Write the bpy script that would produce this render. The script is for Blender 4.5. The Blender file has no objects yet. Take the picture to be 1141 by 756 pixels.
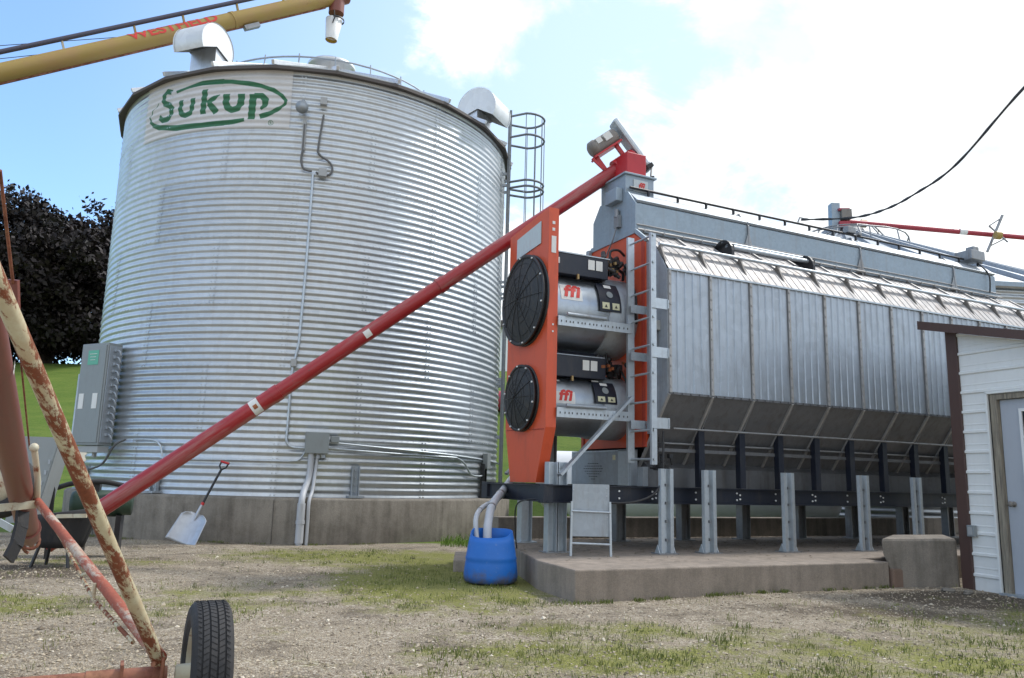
import bpy, bmesh, math, random
import numpy as np
from mathutils import Vector, Matrix
random.seed(7)
sc = bpy.context.scene
col = sc.collection
R = math.radians
V = Vector
PI = math.pi

# ------------------------------------------------------------------ helpers
class MB:
    """collects shapes, then links them as ONE mesh object"""
    def __init__(s, M=None):
        s.v = []; s.f = []; s.sm = []; s.mi = []; s.M = M; s.cur = 0
    def add(s, vs, fs, smooth=False):
        b = len(s.v)
        if s.M is not None: vs = [s.M @ V(p) for p in vs]
        s.v += [tuple(p) for p in vs]
        for f in fs:
            s.f.append(tuple(b + i for i in f)); s.sm.append(smooth); s.mi.append(s.cur)
        return s
    def box(s, c, d, rot=None):
        x, y, z = d[0]/2, d[1]/2, d[2]/2
        vs = [V((i*x, j*y, k*z)) for i in (-1, 1) for j in (-1, 1) for k in (-1, 1)]
        if rot is not None: vs = [rot @ p for p in vs]
        vs = [p + V(c) for p in vs]
        return s.add(vs, [(0,1,3,2),(4,6,7,5),(0,4,5,1),(2,3,7,6),(0,2,6,4),(1,5,7,3)])
    def box2(s, a, b):
        return s.box([(a[i]+b[i])/2 for i in range(3)], [abs(b[i]-a[i]) for i in range(3)])
    def bar(s, p0, p1, w, h, up=(0, 0, 1)):
        p0 = V(p0); p1 = V(p1); e = (p1-p0); L = e.length; e.normalize()
        sd = e.cross(V(up))
        if sd.length < 1e-4: sd = e.cross(V((1, 0, 0)))
        sd.normalize(); u = sd.cross(e)
        rot = Matrix((e, sd, u)).transposed()
        return s.box((p0+p1)/2, (L, w, h), rot)
    def tube(s, pts, r, n=12, caps=True, smooth=True):
        pts = [V(p) for p in pts]; m = len(pts)
        rr = r if isinstance(r, (list, tuple)) else [r]*m
        t = []
        for i in range(m):
            d = pts[min(i+1, m-1)] - pts[max(i-1, 0)]
            t.append(d.normalized() if d.length > 1e-9 else V((0,0,1)))
        a = t[0].orthogonal().normalized(); vs = []
        for i in range(m):
            a = (a - t[i]*a.dot(t[i]))
            a = a.normalized() if a.length > 1e-6 else t[i].orthogonal().normalized()
            b = t[i].cross(a)
            for k in range(n):
                q = 2*PI*k/n
                vs.append(pts[i] + (a*math.cos(q) + b*math.sin(q))*rr[i])
        fs = [(i*n+k, i*n+(k+1) % n, (i+1)*n+(k+1) % n, (i+1)*n+k) for i in range(m-1) for k in range(n)]
        s.add(vs, fs, smooth)
        if caps:
            s.add(vs[:n], [tuple(range(n))[::-1]]); s.add(vs[-n:], [tuple(range(n))])
        return s
    def prism(s, prof, f, a, b, closed=True, caps=True, smooth=False):
        """prof: 2-D points; f(p, q, t) gives the 3-D point for t in (a, b)"""
        n = len(prof)
        vs = [f(p[0], p[1], a) for p in prof] + [f(p[0], p[1], b) for p in prof]
        k = n if closed else n-1
        s.add(vs, [(i, (i+1) % n, n+(i+1) % n, n+i) for i in range(k)], smooth)
        if caps and closed:
            s.add(vs[:n], [tuple(range(n))[::-1]]); s.add(vs[n:], [tuple(range(n))])
        return s
    def ux(s, prof, u0, u1, **k):     # profile in (y, z), run along x
        return s.prism(prof, lambda p, q, t: (t, p, q), u0, u1, **k)
    def lathe(s, prof, c=(0,0,0), ax=(0,0,1), n=32, a0=0, a1=2*PI, smooth=True, x0=None):
        ax = V(ax).normalized(); a = V(x0).normalized() if x0 else ax.orthogonal().normalized(); b = ax.cross(a)
        full = abs(a1-a0-2*PI) < 1e-6; m = n if full else n+1; vs = []
        for k in range(m):
            q = a0+(a1-a0)*k/n; d = a*math.cos(q)+b*math.sin(q)
            for r, z in prof: vs.append(V(c)+d*r+ax*z)
        P = len(prof); fs = []
        for k in range(n):
            k2 = (k+1) % m
            for i in range(P-1): fs.append((k*P+i, k2*P+i, k2*P+i+1, k*P+i+1))
        return s.add(vs, fs, smooth)
    def grid(s, fn, na, nb, smooth=True):
        vs = [fn(i/na, j/nb) for i in range(na+1) for j in range(nb+1)]
        fs = [(i*(nb+1)+j, (i+1)*(nb+1)+j, (i+1)*(nb+1)+j+1, i*(nb+1)+j+1) for i in range(na) for j in range(nb)]
        return s.add(vs, fs, smooth)
    def ball(s, c, r, n=10, sq=(1, 1, 1)):
        prof = [(max(1e-4, math.sin(PI*i/6))*r, -math.cos(PI*i/6)*r*sq[2]) for i in range(7)]
        return s.lathe(prof, c, n=n)
    def build(s, name, mat, parent=None, bevel=0, merge=False, fixn=True):
        me = bpy.data.meshes.new(name)
        me.from_pydata(s.v, [], s.f)
        me.polygons.foreach_set('use_smooth', s.sm)
        mats = mat if isinstance(mat, (list, tuple)) else [mat]
        for m in mats: me.materials.append(m)
        if len(mats) > 1: me.polygons.foreach_set('material_index', s.mi)
        if merge or fixn:
            bm = bmesh.new(); bm.from_mesh(me)
            if merge or bevel: bmesh.ops.remove_doubles(bm, verts=bm.verts, dist=1e-5)
            if len(s.f) < 60000: bmesh.ops.recalc_face_normals(bm, faces=bm.faces)
            bm.to_mesh(me); bm.free()
        me.update()
        o = bpy.data.objects.new(name, me); col.objects.link(o)
        if parent is not None: o.parent = parent
        if bevel:
            b = o.modifiers.new('bevel', 'BEVEL'); b.width = bevel; b.segments = 2; b.limit_method = 'ANGLE'; b.angle_limit = R(40)
        return o

def build_each(mb, name, mat, parent, bevel=0):
    """one object per separate piece collected in mb"""
    key = {}; par = list(range(len(mb.v)))
    def find(i):
        while par[i] != i: par[i] = par[par[i]]; i = par[i]
        return i
    for i, p in enumerate(mb.v):
        k = tuple(round(c, 5) for c in p)
        if k in key: par[find(i)] = find(key[k])
        else: key[k] = i
    for f in mb.f:
        for j in f[1:]: par[find(j)] = find(f[0])
    grp = {}
    for q, f in enumerate(mb.f): grp.setdefault(find(f[0]), []).append(q)
    out = []
    for g in grp.values():
        m = MB(); mp = {}
        for q in g:
            for i in mb.f[q]:
                if i not in mp: mp[i] = len(m.v); m.v.append(mb.v[i])
            m.f.append(tuple(mp[i] for i in mb.f[q])); m.sm.append(mb.sm[q]); m.mi.append(0)
        out.append(m.build(name, mat, parent, bevel=bevel))
    return out
def tag(o, label=None, cat=None, group=None, kind=None):
    if label: o['label'] = label
    if cat: o['category'] = cat
    if group: o['group'] = group
    if kind: o['kind'] = kind
    return o
def empty(name, loc, rz=0, label=None, cat=None, group=None):
    o = bpy.data.objects.new(name, None); col.objects.link(o)
    o.location = loc; o.rotation_euler = (0, 0, rz); o.empty_display_size = .2
    return tag(o, label, cat, group)
def copy_tree(o, parent=None):
    c = o.copy(); col.objects.link(c); c.parent = parent
    for k, vv in o.items(): c[k] = vv
    for ch in list(o.children): copy_tree(ch, c)
    return c
def smooth_path(pts, k=6):
    P = [V(p) for p in pts]; out = []
    for i in range(len(P)-1):
        p0 = P[max(i-1, 0)]; p1 = P[i]; p2 = P[i+1]; p3 = P[min(i+2, len(P)-1)]
        for j in range(k):
            t = j/k
            out.append(.5*((2*p1)+(p2-p0)*t+(2*p0-5*p1+4*p2-p3)*t*t+(3*p1-p0-3*p2+p3)*t**3))
    out.append(P[-1]); return out
def text_mesh(s, size=1, shear=0, bold=0, cuts=0, space=1):
    cu = bpy.data.curves.new('t', 'FONT'); cu.body = s; cu.size = size; cu.shear = shear; cu.offset = bold
    cu.space_character = space; cu.align_x = 'CENTER'; cu.align_y = 'CENTER'; cu.resolution_u = 4
    ob = bpy.data.objects.new('t', cu); col.objects.link(ob)
    dg = bpy.context.evaluated_depsgraph_get(); dg.update()
    me = bpy.data.meshes.new_from_object(ob.evaluated_get(dg))
    bpy.data.objects.remove(ob)
    bm = bmesh.new(); bm.from_mesh(me)
    if cuts: bmesh.ops.subdivide_edges(bm, edges=bm.edges, cuts=cuts, use_grid_fill=True)
    vs = [tuple(v.co) for v in bm.verts]; fs = [tuple(v.index for v in f.verts) for f in bm.faces]
    bm.free(); return vs, fs
def writing(name, s, size, fn, mat, parent, shear=0, bold=0, cuts=0, space=1):
    """letters laid on a surface: fn(x, y) gives the point"""
    vs, fs = text_mesh(s, size, shear, bold, cuts, space)
    b = MB(); b.add([fn(p[0], p[1]) for p in vs], fs)
    return b.build(name, mat, parent, fixn=False)

# ------------------------------------------------------------------ materials
class Mat:
    def __init__(s, name):
        s.m = bpy.data.materials.new(name); s.m.use_nodes = True
        s.n = s.m.node_tree.nodes; s.l = s.m.node_tree.links
        s.b = s.n['Principled BSDF']; s.tc = s.n.new('ShaderNodeTexCoord')
    def set(s, k, v): s.b.inputs[k].default_value = v; return s
    def link(s, a, b): s.l.new(a, b)
    def noise(s, scale, detail=4, rough=.6, vec=None, sc=None, dist=0):
        n = s.n.new('ShaderNodeTexNoise'); n.inputs['Scale'].default_value = scale
        n.inputs['Detail'].default_value = detail; n.inputs['Roughness'].default_value = rough
        n.inputs['Distortion'].default_value = dist
        src = vec or s.tc.outputs['Object']
        if sc:
            mp = s.n.new('ShaderNodeMapping'); mp.inputs['Scale'].default_value = sc
            s.link(src, mp.inputs['Vector']); src = mp.outputs[0]
        s.link(src, n.inputs['Vector']); return n.outputs['Fac']
    def along(s, d, k):
        """object coordinates squeezed by k along direction d, so that marks run lengthwise"""
        d = V(d).normalized()
        dt = s.n.new('ShaderNodeVectorMath'); dt.operation = 'DOT_PRODUCT'; dt.inputs[1].default_value = d; s.link(s.tc.outputs['Object'], dt.inputs[0])
        sc_ = s.n.new('ShaderNodeVectorMath'); sc_.operation = 'SCALE'; sc_.inputs[0].default_value = d*(k-1); s.link(dt.outputs['Value'], sc_.inputs['Scale'])
        ad = s.n.new('ShaderNodeVectorMath'); ad.operation = 'ADD'; s.link(s.tc.outputs['Object'], ad.inputs[0]); s.link(sc_.outputs[0], ad.inputs[1])
        return ad.outputs[0]
    def voro(s, scale, feature='F1', out='Distance', vec=None):
        n = s.n.new('ShaderNodeTexVoronoi'); n.inputs['Scale'].default_value = scale; n.feature = feature
        s.link(vec or s.tc.outputs['Object'], n.inputs['Vector']); return n.outputs[out]
    def ramp(s, fac, stops, interp='LINEAR'):
        r = s.n.new('ShaderNodeValToRGB'); r.color_ramp.interpolation = interp
        e = r.color_ramp.elements
        while len(e) < len(stops): e.new(.5)
        for i, (p, c) in enumerate(stops):
            e[i].position = p
            e[i].color = (c, c, c, 1) if isinstance(c, (int, float)) else (*c, 1)
        s.link(fac, r.inputs['Fac']); return r.outputs['Color']
    def mix(s, fac, a, b, mode='MIX'):
        n = s.n.new('ShaderNodeMix'); n.data_type = 'RGBA'; n.blend_type = mode
        for k, v in ((0, fac), (6, a), (7, b)):
            if hasattr(v, 'is_linked') or isinstance(v, bpy.types.NodeSocket): s.link(v, n.inputs[k])
            elif k == 0: n.inputs[0].default_value = v
            else: n.inputs[k].default_value = (*v, 1) if len(v) == 3 else v
        return n.outputs[2]
    def math(s, op, a, b=0, c=0, clamp=False):
        n = s.n.new('ShaderNodeMath'); n.operation = op; n.use_clamp = clamp
        for i, v in enumerate((a, b, c)):
            if isinstance(v, bpy.types.NodeSocket): s.link(v, n.inputs[i])
            else: n.inputs[i].default_value = v
        return n.outputs[0]
    def color(s, c):
        if isinstance(c, bpy.types.NodeSocket): s.link(c, s.b.inputs['Base Color'])
        else: s.b.inputs['Base Color'].default_value = (*c, 1)
        return s
    def rough(s, r):
        if isinstance(r, bpy.types.NodeSocket): s.link(r, s.b.inputs['Roughness'])
        else: s.b.inputs['Roughness'].default_value = r
        return s
    def bump(s, h, strength=.3, dist=.01):
        n = s.n.new('ShaderNodeBump'); n.inputs['Strength'].default_value = strength; n.inputs['Distance'].default_value = dist
        s.link(h, n.inputs['Height']); s.link(n.outputs[0], s.b.inputs['Normal']); return s

def galv(name, c=(.62, .645, .67), metal=.9, r0=.28, r1=.5, spangle=14, dirt=.25, dirtc=(.24, .2, .16), streak=True, bmp=.05, sheet=False):
    m = Mat(name); m.set('Metallic', metal)
    sp = m.voro(spangle, out='Color')
    sep = m.n.new('ShaderNodeSeparateColor'); m.link(sp, sep.inputs[0])
    n1 = m.noise(2.2, 5)
    base = m.mix(m.math('MULTIPLY', sep.outputs[0], .35), tuple(x*.88 for x in c), tuple(min(1, x*1.12) for x in c))
    dn = m.noise(3, 6, .7, sc=(4, 4, .5) if streak else (1, 1, 1))
    dm = m.ramp(dn, [(.5, 0.0), (.75, dirt)])
    base = m.mix(dm, base, dirtc)
    if sheet:
        at = m.n.new('ShaderNodeAttribute'); at.attribute_name = 'sheet'
        base = m.mix(1.0, base, m.ramp(at.outputs['Fac'], [(0, .90), (1, 1.05)]), 'MULTIPLY')
        n1 = m.math('ADD', m.math('MULTIPLY', n1, .7), m.math('MULTIPLY', at.outputs['Fac'], .30))
    m.color(base)
    m.rough(m.math('ADD', m.math('MULTIPLY', n1, r1-r0), m.math('ADD', r0, m.math('MULTIPLY', sep.outputs[1], .08))))
    if bmp: m.bump(m.noise(6, 3), bmp, .02)
    return m.m
def paint(name, c, rough=.45, dirt=.25, dirtc=(.12, .09, .07), var=.12, bmp=0.04, scale=2.5, metal=0, chips=None):
    m = Mat(name); m.set('Metallic', metal)
    n = m.noise(scale, 6, .65)
    base = m.mix(n, tuple(x*(1-var) for x in c), tuple(min(1, x*(1+var)) for x in c))
    d = m.ramp(m.noise(scale*2.1, 8, .7, sc=(2, 2, .6)), [(.5, 0.0), (.78, dirt)])
    base = m.mix(d, base, dirtc)
    if chips:
        ch = m.ramp(m.noise(scale*9, 6, .7), [(.64, 0.0), (.68, 1.0)])
        base = m.mix(ch, base, chips)
    m.color(base); m.rough(m.math('ADD', rough-.08, m.math('MULTIPLY', n, .16)))
    if bmp: m.bump(m.noise(30, 3), bmp, .01)
    return m.m
def concrete(name, c=(.33, .295, .25), stain=.5, sc1=1.3):
    m = Mat(name)
    n = m.noise(sc1, 7, .62); f = m.noise(40, 5, .7)
    base = m.mix(n, tuple(x*.66 for x in c), tuple(x*1.28 for x in c))
    base = m.mix(m.ramp(m.noise(90, 3, .7), [(.35, .3), (.6, 0.0)]), base, (.07, .06, .05))
    cr = m.n.new('ShaderNodeTexVoronoi'); cr.feature = 'DISTANCE_TO_EDGE'; cr.inputs['Scale'].default_value = .33; m.link(m.tc.outputs['Object'], cr.inputs['Vector'])
    crk = m.ramp(m.math('ADD', cr.outputs['Distance'], m.math('MULTIPLY', m.noise(6, 5, .7), .05)), [(.016, .5), (.021, 0.0)])
    base = m.mix(crk, base, (.04, .035, .03))
    st = m.ramp(m.math('ADD', m.math('MULTIPLY', m.noise(2.4, 6, .6, sc=(3.2, 3.2, .25)), .5), m.math('MULTIPLY', m.noise(3.5, 9, .75), .5)), [(.44, 0.0), (.62, stain)])
    base = m.mix(st, base, (.09, .078, .062))
    pits = m.ramp(m.noise(55, 3, .5), [(.27, 1.0), (.33, 0.0)])
    base = m.mix(m.math('MULTIPLY', pits, .35), base, (.06, .055, .05))
    m.color(base); m.rough(.9)
    m.bump(m.math('SUBTRACT', m.math('ADD', m.math('MULTIPLY', f, .5), m.math('MULTIPLY', m.noise(8, 5), .8)), m.math('MULTIPLY', pits, .8)), .5, .012)
    return m.m

def m_mud(name, c):
    """plastic with mud splashed over its lowest part"""
    m = Mat(name); n = m.noise(2.5, 6, .65)
    base = m.mix(n, tuple(x*.82 for x in c), tuple(x*1.2 for x in c))
    sx = m.n.new('ShaderNodeSeparateXYZ'); m.link(m.tc.outputs['Object'], sx.inputs[0])
    h = m.math('ADD', sx.outputs[2], m.math('MULTIPLY', m.noise(7, 7, .75), -.42))
    k = m.ramp(m.math('ADD', h, .5), [(.30, .8), (.42, 0.0)])
    base = m.mix(k, base, (.11, .085, .06))
    base = m.mix(m.ramp(m.noise(24, 6, .75), [(.60, 0.0), (.72, .35)]), base, (.25, .32, .42))
    m.color(base); m.rough(.48); return m.m
M = {}
M['bin'] = galv('bin_galvanised', (.565, .60, .625), .80, .30, .46, 9, .35, (.42, .40, .37), bmp=.03, sheet=True)
M['roof'] = galv('roof_galvanised', (.70, .72, .74), .85, .3, .5, 10, .2)
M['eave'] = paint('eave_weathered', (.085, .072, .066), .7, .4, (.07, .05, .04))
M['galv'] = galv('galvanised', (.55, .60, .64), .75, .35, .55, 30, .3)
M['darkgalv'] = galv('galvanised_dark', (.20, .22, .24), .5, .45, .62, 22, .45)
M['galv_dull'] = galv('galvanised_dull', (.40, .44, .48), .6, .45, .62, 22, .45)
M['galv_old'] = galv('galvanised_stained', (.33, .34, .35), .7, .4, .6, 22, .75, (.16, .12, .09))
M['panel'] = galv('dryer_panel', (.43, .47, .515), .8, .36, .52, 12, .5, (.20, .19, .18))
M['roofpanel'] = galv('dryer_roof_panel', (.37, .36, .355), .55, .5, .68, 12, .75, (.20, .14, .10))
M['hopper'] = galv('hopper_galvanised', (.19, .195, .205), .6, .42, .62, 16, .6, (.09, .075, .06))  # stained steel, its grey darkened to paint in the shade under the dryer
M['hood'] = galv('hood_grey', (.33, .40, .46), .45, .45, .6, 30, .25)
M['tin'] = galv('smooth_tin', (.42, .46, .50), .92, .24, .4, 14, .25)
M['batten'] = galv('seam_batten', (.44, .43, .42), .6, .45, .65, 30, .6)
M['navy'] = paint('navy_black_steel', (.012, .016, .028), .4, .3, (.10, .08, .06))
M['black'] = paint('black_steel', (.018, .018, .02), .45, .35, (.10, .085, .07))
M['mesh'] = paint('fan_guard_mesh', (.022, .022, .023), .6, .5, (.11, .09, .065), scale=5)
M['rubber'] = paint('black_rubber', (.022, .022, .024), .75, .4, (.10, .085, .07), bmp=.3)
M['orange'] = paint('orange_paint', (.62, .088, .030), .42, .35, (.16, .05, .03), scale=1.6)
M['orange_dark'] = paint('orange_paint_dark', (.40, .045, .022), .5, .6, (.05, .025, .02), scale=3)  # darker, more mottled orange for end trim, back sheet and crease line
M['greybox'] = paint('grey_enamel', (.24, .265, .27), .5, .2)
M['greylight'] = paint('light_grey_plastic', (.36, .37, .37), .5, .2)
M['white'] = paint('white_enamel', (.74, .75, .74), .45, .2, (.35, .32, .28), var=.04)
M['vent'] = galv('vent_white_metal', (.74, .76, .76), .35, .4, .5, 8, .2, (.5, .48, .44))
M['label'] = paint('label_white', (.72, .72, .69), .5, .2, (.35, .33, .3))
M['label_pale'] = paint('label_faded', (.50, .56, .58), .55, .6, (.45, .38, .40), scale=9)
M['red_ink'] = paint('red_ink', (.60, .035, .025), .5, .1)
M['green_ink'] = paint('green_label', (.11, .42, .29), .5, .1)
M['black_ink'] = paint('black_ink', (.03, .03, .03), .5, .1)
M['yellow_label'] = paint('yellow_label', (.62, .60, .40), .5, .1)
M['brass'] = paint('brass', (.32, .22, .10), .4, .3, metal=.7)
M['copper'] = paint('copper_valve', (.34, .12, .05), .4, .3, metal=.6)
M['wire'] = paint('cable_black', (.03, .03, .032), .6, .1)
M['grey_wire'] = paint('cable_grey', (.12, .12, .12), .6, .1)
M['brown'] = paint('brown_trim', (.078, .042, .034), .5, .2)
M['siding'] = paint('white_siding', (.76, .77, .75), .42, .16, (.38, .36, .32), var=.03)
M['door'] = paint('door_grey_blue', (.40, .425, .465), .5, .1, var=.03)
M['glass'] = None
M['tank'] = paint('tank_white', (.78, .79, .80), .4, .15, (.4, .38, .35), var=.03)
M['blue'] = m_mud('blue_plastic', (.010, .135, .50))
M['pipe'] = paint('grey_white_pipe', (.44, .46, .49), .5, .25)
M['alu'] = galv('aluminium', (.52, .54, .57), .75, .32, .5, 20, .15)
M['hoe_red'] = paint('red_plastic', (.5, .02, .02), .4, .1)
M['motor'] = paint('motor_grey', (.20, .18, .16), .5, .5, (.08, .055, .04))
M['dgreen'] = paint('dark_green_enamel', (.022, .05, .032), .55, .5, (.03, .03, .03))

def m_bin_sign():
    m = Mat('sign_enamel')
    at = m.n.new('ShaderNodeAttribute'); at.attribute_name = 'ink'
    n = m.noise(3, 6, .65)
    base = m.mix(n, (.53, .525, .52), (.64, .635, .63))
    base = m.mix(m.ramp(m.noise(9, 8, .7), [(.55, 0.0), (.8, .35)]), base, (.30, .27, .25))
    g = m.mix(m.noise(8, 5, .7), (.014, .105, .043), (.032, .165, .075))
    k = m.ramp(at.outputs['Fac'], [(.496, 1.0), (.504, 0.0)])
    wear = m.ramp(m.noise(30, 5, .7), [(.66, 1.0), (.78, .55)])
    m.color(m.mix(m.math('MULTIPLY', k, wear), base, g)); m.rough(.5)
    return m.m
M['sign'] = m_bin_sign()

def m_red_tube():
    m = Mat('red_auger_paint')
    n = m.noise(2, 6, .6)
    base = m.mix(n, (.27, .012, .018), (.40, .030, .034))
    # worn, chalky band along the upper side of the tube (paint gone pinkish grey)
    ge = m.n.new('ShaderNodeNewGeometry'); sx = m.n.new('ShaderNodeSeparateXYZ'); m.link(ge.outputs['Normal'], sx.inputs[0])
    w = m.ramp(m.noise(7.0, 8, .72, vec=m.along((.786, .121, .606), .09)), [(.50, 0.0), (.66, .7)])
    base = m.mix(w, base, (.36, .20, .18))
    base = m.mix(m.ramp(m.noise(14, 5, .7), [(.66, 0.0), (.72, .8)]), base, (.10, .05, .04))
    m.color(base); m.rough(m.math('ADD', .28, m.math('MULTIPLY', w, .4)))
    m.bump(m.noise(25, 4), .05, .01); return m.m
M['redtube'] = m_red_tube()
M['redclean'] = paint('red_paint', (.46, .022, .028), .38, .3, (.12, .02, .02))
M['oldred'] = paint('faded_red_brown', (.185, .056, .040), .42, .45, (.12, .05, .04), scale=1.5, var=.2)
M['farred'] = paint('far_red_paint', (.34, .03, .05), .45, .2)

def m_rusty(name, cream, rust=(.17, .048, .018), lo=.47, hi=.53, sc1=7, d=None):
    m = Mat(name)
    n = m.noise(sc1, 9, .74, vec=m.along(d, .28), dist=.3) if d else m.noise(sc1, 9, .72, sc=(1, 1, .55), dist=.4)
    n2 = m.noise(sc1*4, 6, .7)
    k = m.ramp(m.math('ADD', m.math('MULTIPLY', n, .8), m.math('MULTIPLY', n2, .2)), [(lo, 0.0), (hi, 1.0)])
    ru = m.mix(n2, tuple(x*.45 for x in rust), tuple(x*1.7 for x in rust))
    st = m.ramp(m.noise(sc1*.7, 6, .7), [(.42, 0.0), (.62, .45)])
    cr = m.mix(st, cream, (.36, .20, .09))
    m.color(m.mix(k, cr, ru)); m.rough(m.math('ADD', .5, m.math('MULTIPLY', k, .35)))
    m.bump(m.math('ADD', m.math('MULTIPLY', k, -.6), m.math('MULTIPLY', n2, .5)), .35, .004); return m.m
M['cream'] = m_rusty('cream_rusty', (.52, .47, .31), (.17, .05, .02), .475, .525, 16, (.7, 1.25, -1.55))
M['cream_red'] = m_rusty('cream_red_rusty', (.50, .45, .36), (.27, .07, .04), .40, .50, 7, (1.9, -2.2, -.35))
M['cream_clean'] = m_rusty('cream_less_rusty', (.52, .50, .38), lo=.56, hi=.62)
M['rustpipe'] = m_rusty('rusty_axle', (.24, .075, .045), (.12, .04, .022), .45, .6, 9)
M['yellowtube'] = m_rusty('yellow_auger_paint', (.34, .235, .06), (.14, .05, .02), .66, .72, 3)
M['darkshaft'] = paint('dark_shaft_tube', (.055, .055, .085), .45, .5, (.12, .06, .04))

def m_glass():
    m = Mat('window_glass'); m.color((.02, .025, .03)); m.rough(.06); m.set('IOR', 1.5); return m.m
M['glass'] = m_glass()
M['bin_conc'] = concrete('foundation_concrete', (.255, .228, .19), .75)
M['pad_conc'] = concrete('pad_concrete', (.32, .265, .215), .5)
M['old_conc'] = concrete('old_concrete', (.27, .235, .195), .7)

def m_weathered_wood():
    m = Mat('weathered_wood')
    n = m.noise(4, 7, .7, sc=(14, 14, .8))
    m.color(m.ramp(n, [(.3, (.10, .085, .07)), (.55, (.27, .235, .18)), (.75, (.40, .35, .26))])); m.rough(.85)
    m.bump(n, .5, .006); return m.m
M['wood'] = m_weathered_wood()

def m_gravel():
    m = Mat('gravel_ground')
    P = m.tc.outputs['Object']
    v = m.voro(75, out='Color'); s = m.n.new('ShaderNodeSeparateColor'); m.link(v, s.inputs[0])
    vd = m.voro(75); vd2 = m.voro(190)
    v2 = m.voro(190, out='Color'); s2 = m.n.new('ShaderNodeSeparateColor'); m.link(v2, s2.inputs[0])
    st = m.ramp(s.outputs[0], [(0, (.15, .11, .075)), (.35, (.28, .232, .172)), (.7, (.42, .36, .272)), (1, (.68, .61, .50))])
    st2 = m.ramp(s2.outputs[0], [(0, (.13, .098, .066)), (.5, (.31, .255, .185)), (1, (.56, .49, .385))])
    big = m.noise(.55, 6, .65)
    st = m.mix(m.ramp(m.noise(3.5, 5, .7), [(.4, 0.0), (.6, 1.0)]), st, st2)
    sx = m.n.new('ShaderNodeSeparateXYZ'); m.link(P, sx.inputs[0])
    X, Y = sx.outputs[0], sx.outputs[1]
    def patch(cx, cy, rx, ry, amt):
        a = m.math('DIVIDE', m.math('SUBTRACT', X, cx), rx); b = m.math('DIVIDE', m.math('SUBTRACT', Y, cy), ry)
        d = m.math('ADD', m.math('MULTIPLY', a, a), m.math('MULTIPLY', b, b))
        return m.math('MULTIPLY', m.math('SUBTRACT', 1, d, clamp=True), amt)
    # damp dark soil areas and mossy growth
    soil = m.ramp(m.noise(1.3, 9, .78), [(.49, 0.0), (.64, .8)])
    c = m.mix(soil, st, (.085, .066, .048))
    damp = None
    for a in ((4.6, 8.0, 1.3, .75, 1.3), (-5.2, 8.2, 1.5, .9, 1.2), (-3.2, 3.6, .9, .5, .8), (3.3, 7.0, 1.5, .6, .7)):
        q = patch(*a); damp = q if damp is None else m.math('MAXIMUM', damp, q)
    dk = m.ramp(m.math('ADD', m.math('MULTIPLY', damp, .45), m.math('MULTIPLY', m.noise(4, 8, .78), .8)), [(.50, 0.0), (.72, .8)])
    c = m.mix(dk, c, (.075, .055, .038))
    tot = None
    for a in PATCHES:
        q = patch(*a); tot = q if tot is None else m.math('MAXIMUM', tot, q)
    n = m.math('ADD', m.noise(2.4, 8, .75), m.math('MULTIPLY', tot, .36))
    k = m.ramp(n, [(.57, 0.0), (.78, .9)])
    fine = m.ramp(m.noise(60, 4, .7), [(.35, 0.0), (.6, 1.0)])
    moss = m.mix(fine, (.095, .105, .020), (.28, .28, .07))
    c = m.mix(k, c, moss)
    # open field beyond the yard
    mr = m.n.new('ShaderNodeMapRange'); mr.inputs[1].default_value = 12.9; mr.inputs[2].default_value = 13.3
    m.link(m.math('ADD', Y, m.math('MULTIPLY', m.noise(1.2, 4), .6)), mr.inputs[0])
    g = m.mix(m.noise(.35, 6, .6), (.075, .14, .018), (.16, .225, .035))
    g = m.mix(m.ramp(m.noise(9, 6, .75), [(.4, 0.0), (.65, .5)]), g, (.05, .10, .015))
    g = m.mix(m.ramp(m.noise(1.4, 7, .75, sc=(.5, 1.6, 1)), [(.45, 0.0), (.7, .55)]), g, (.20, .24, .05))
    c = m.mix(mr.outputs[0], c, g)
    m.color(c); m.rough(.95); m.set('Specular IOR Level', .25)
    h = m.math('ADD', m.math('MULTIPLY', vd, -1.0), m.math('MULTIPLY', vd2, -.35))
    m.bump(m.math('ADD', h, m.math('MULTIPLY', big, .3)), .75, .02); return m.m
# (x, y, rx, ry, amount): where green growth has taken hold in the gravel
PATCHES = [(-.6, 8.6, 1.5, 2.6, 1.25), (-1.6, 10.5, 2.6, 1.4, .95), (-4.6, 6.2, 1.8, 1.0, .9), (-2.4, 6.9, 1.2, 1.2, .5),
           (.6, 5.0, 1.4, .7, .8), (1.9, 4.6, 1.5, .9, .7), (3.6, 6.0, 1.2, 1.4, .5), (-.3, 4.2, 1.0, .4, .6), (2.9, 5.1, .8, .5, .8), (5, 7, 1, .8, .7), (-4.6, 9.3, 1.2, .5, .6), (.9, 5.9, 1.6, .5, .6), (2.3, 5.5, 1.5, .5, .7), (-1.0, 7.4, .8, .9, .7)]
M['gravel'] = m_gravel()
def m_leafy(name, c0, c1, trans=.25, rough=.6):
    m = Mat(name)
    oi = m.n.new('ShaderNodeAttribute'); oi.attribute_name = 'tone'
    m.color(m.mix(oi.outputs['Fac'], c0, c1)); m.rough(rough); m.set('Specular IOR Level', .3)
    try: m.set('Transmission Weight', 0)
    except Exception: pass
    return m.m
M['grass'] = m_leafy('yard_grass', (.075, .105, .022), (.24, .25, .07))
M['tallgrass'] = m_leafy('green_grass', (.06, .13, .012), (.19, .30, .04))
M['purple'] = m_leafy('purple_leaves', (.009, .008, .008), (.030, .021, .020), rough=.6)
M['weed'] = m_leafy('weed_green', (.07, .10, .02), (.20, .22, .055))
M['bark'] = paint('bark', (.05, .04, .032), .9, .3, bmp=.6)
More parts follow.
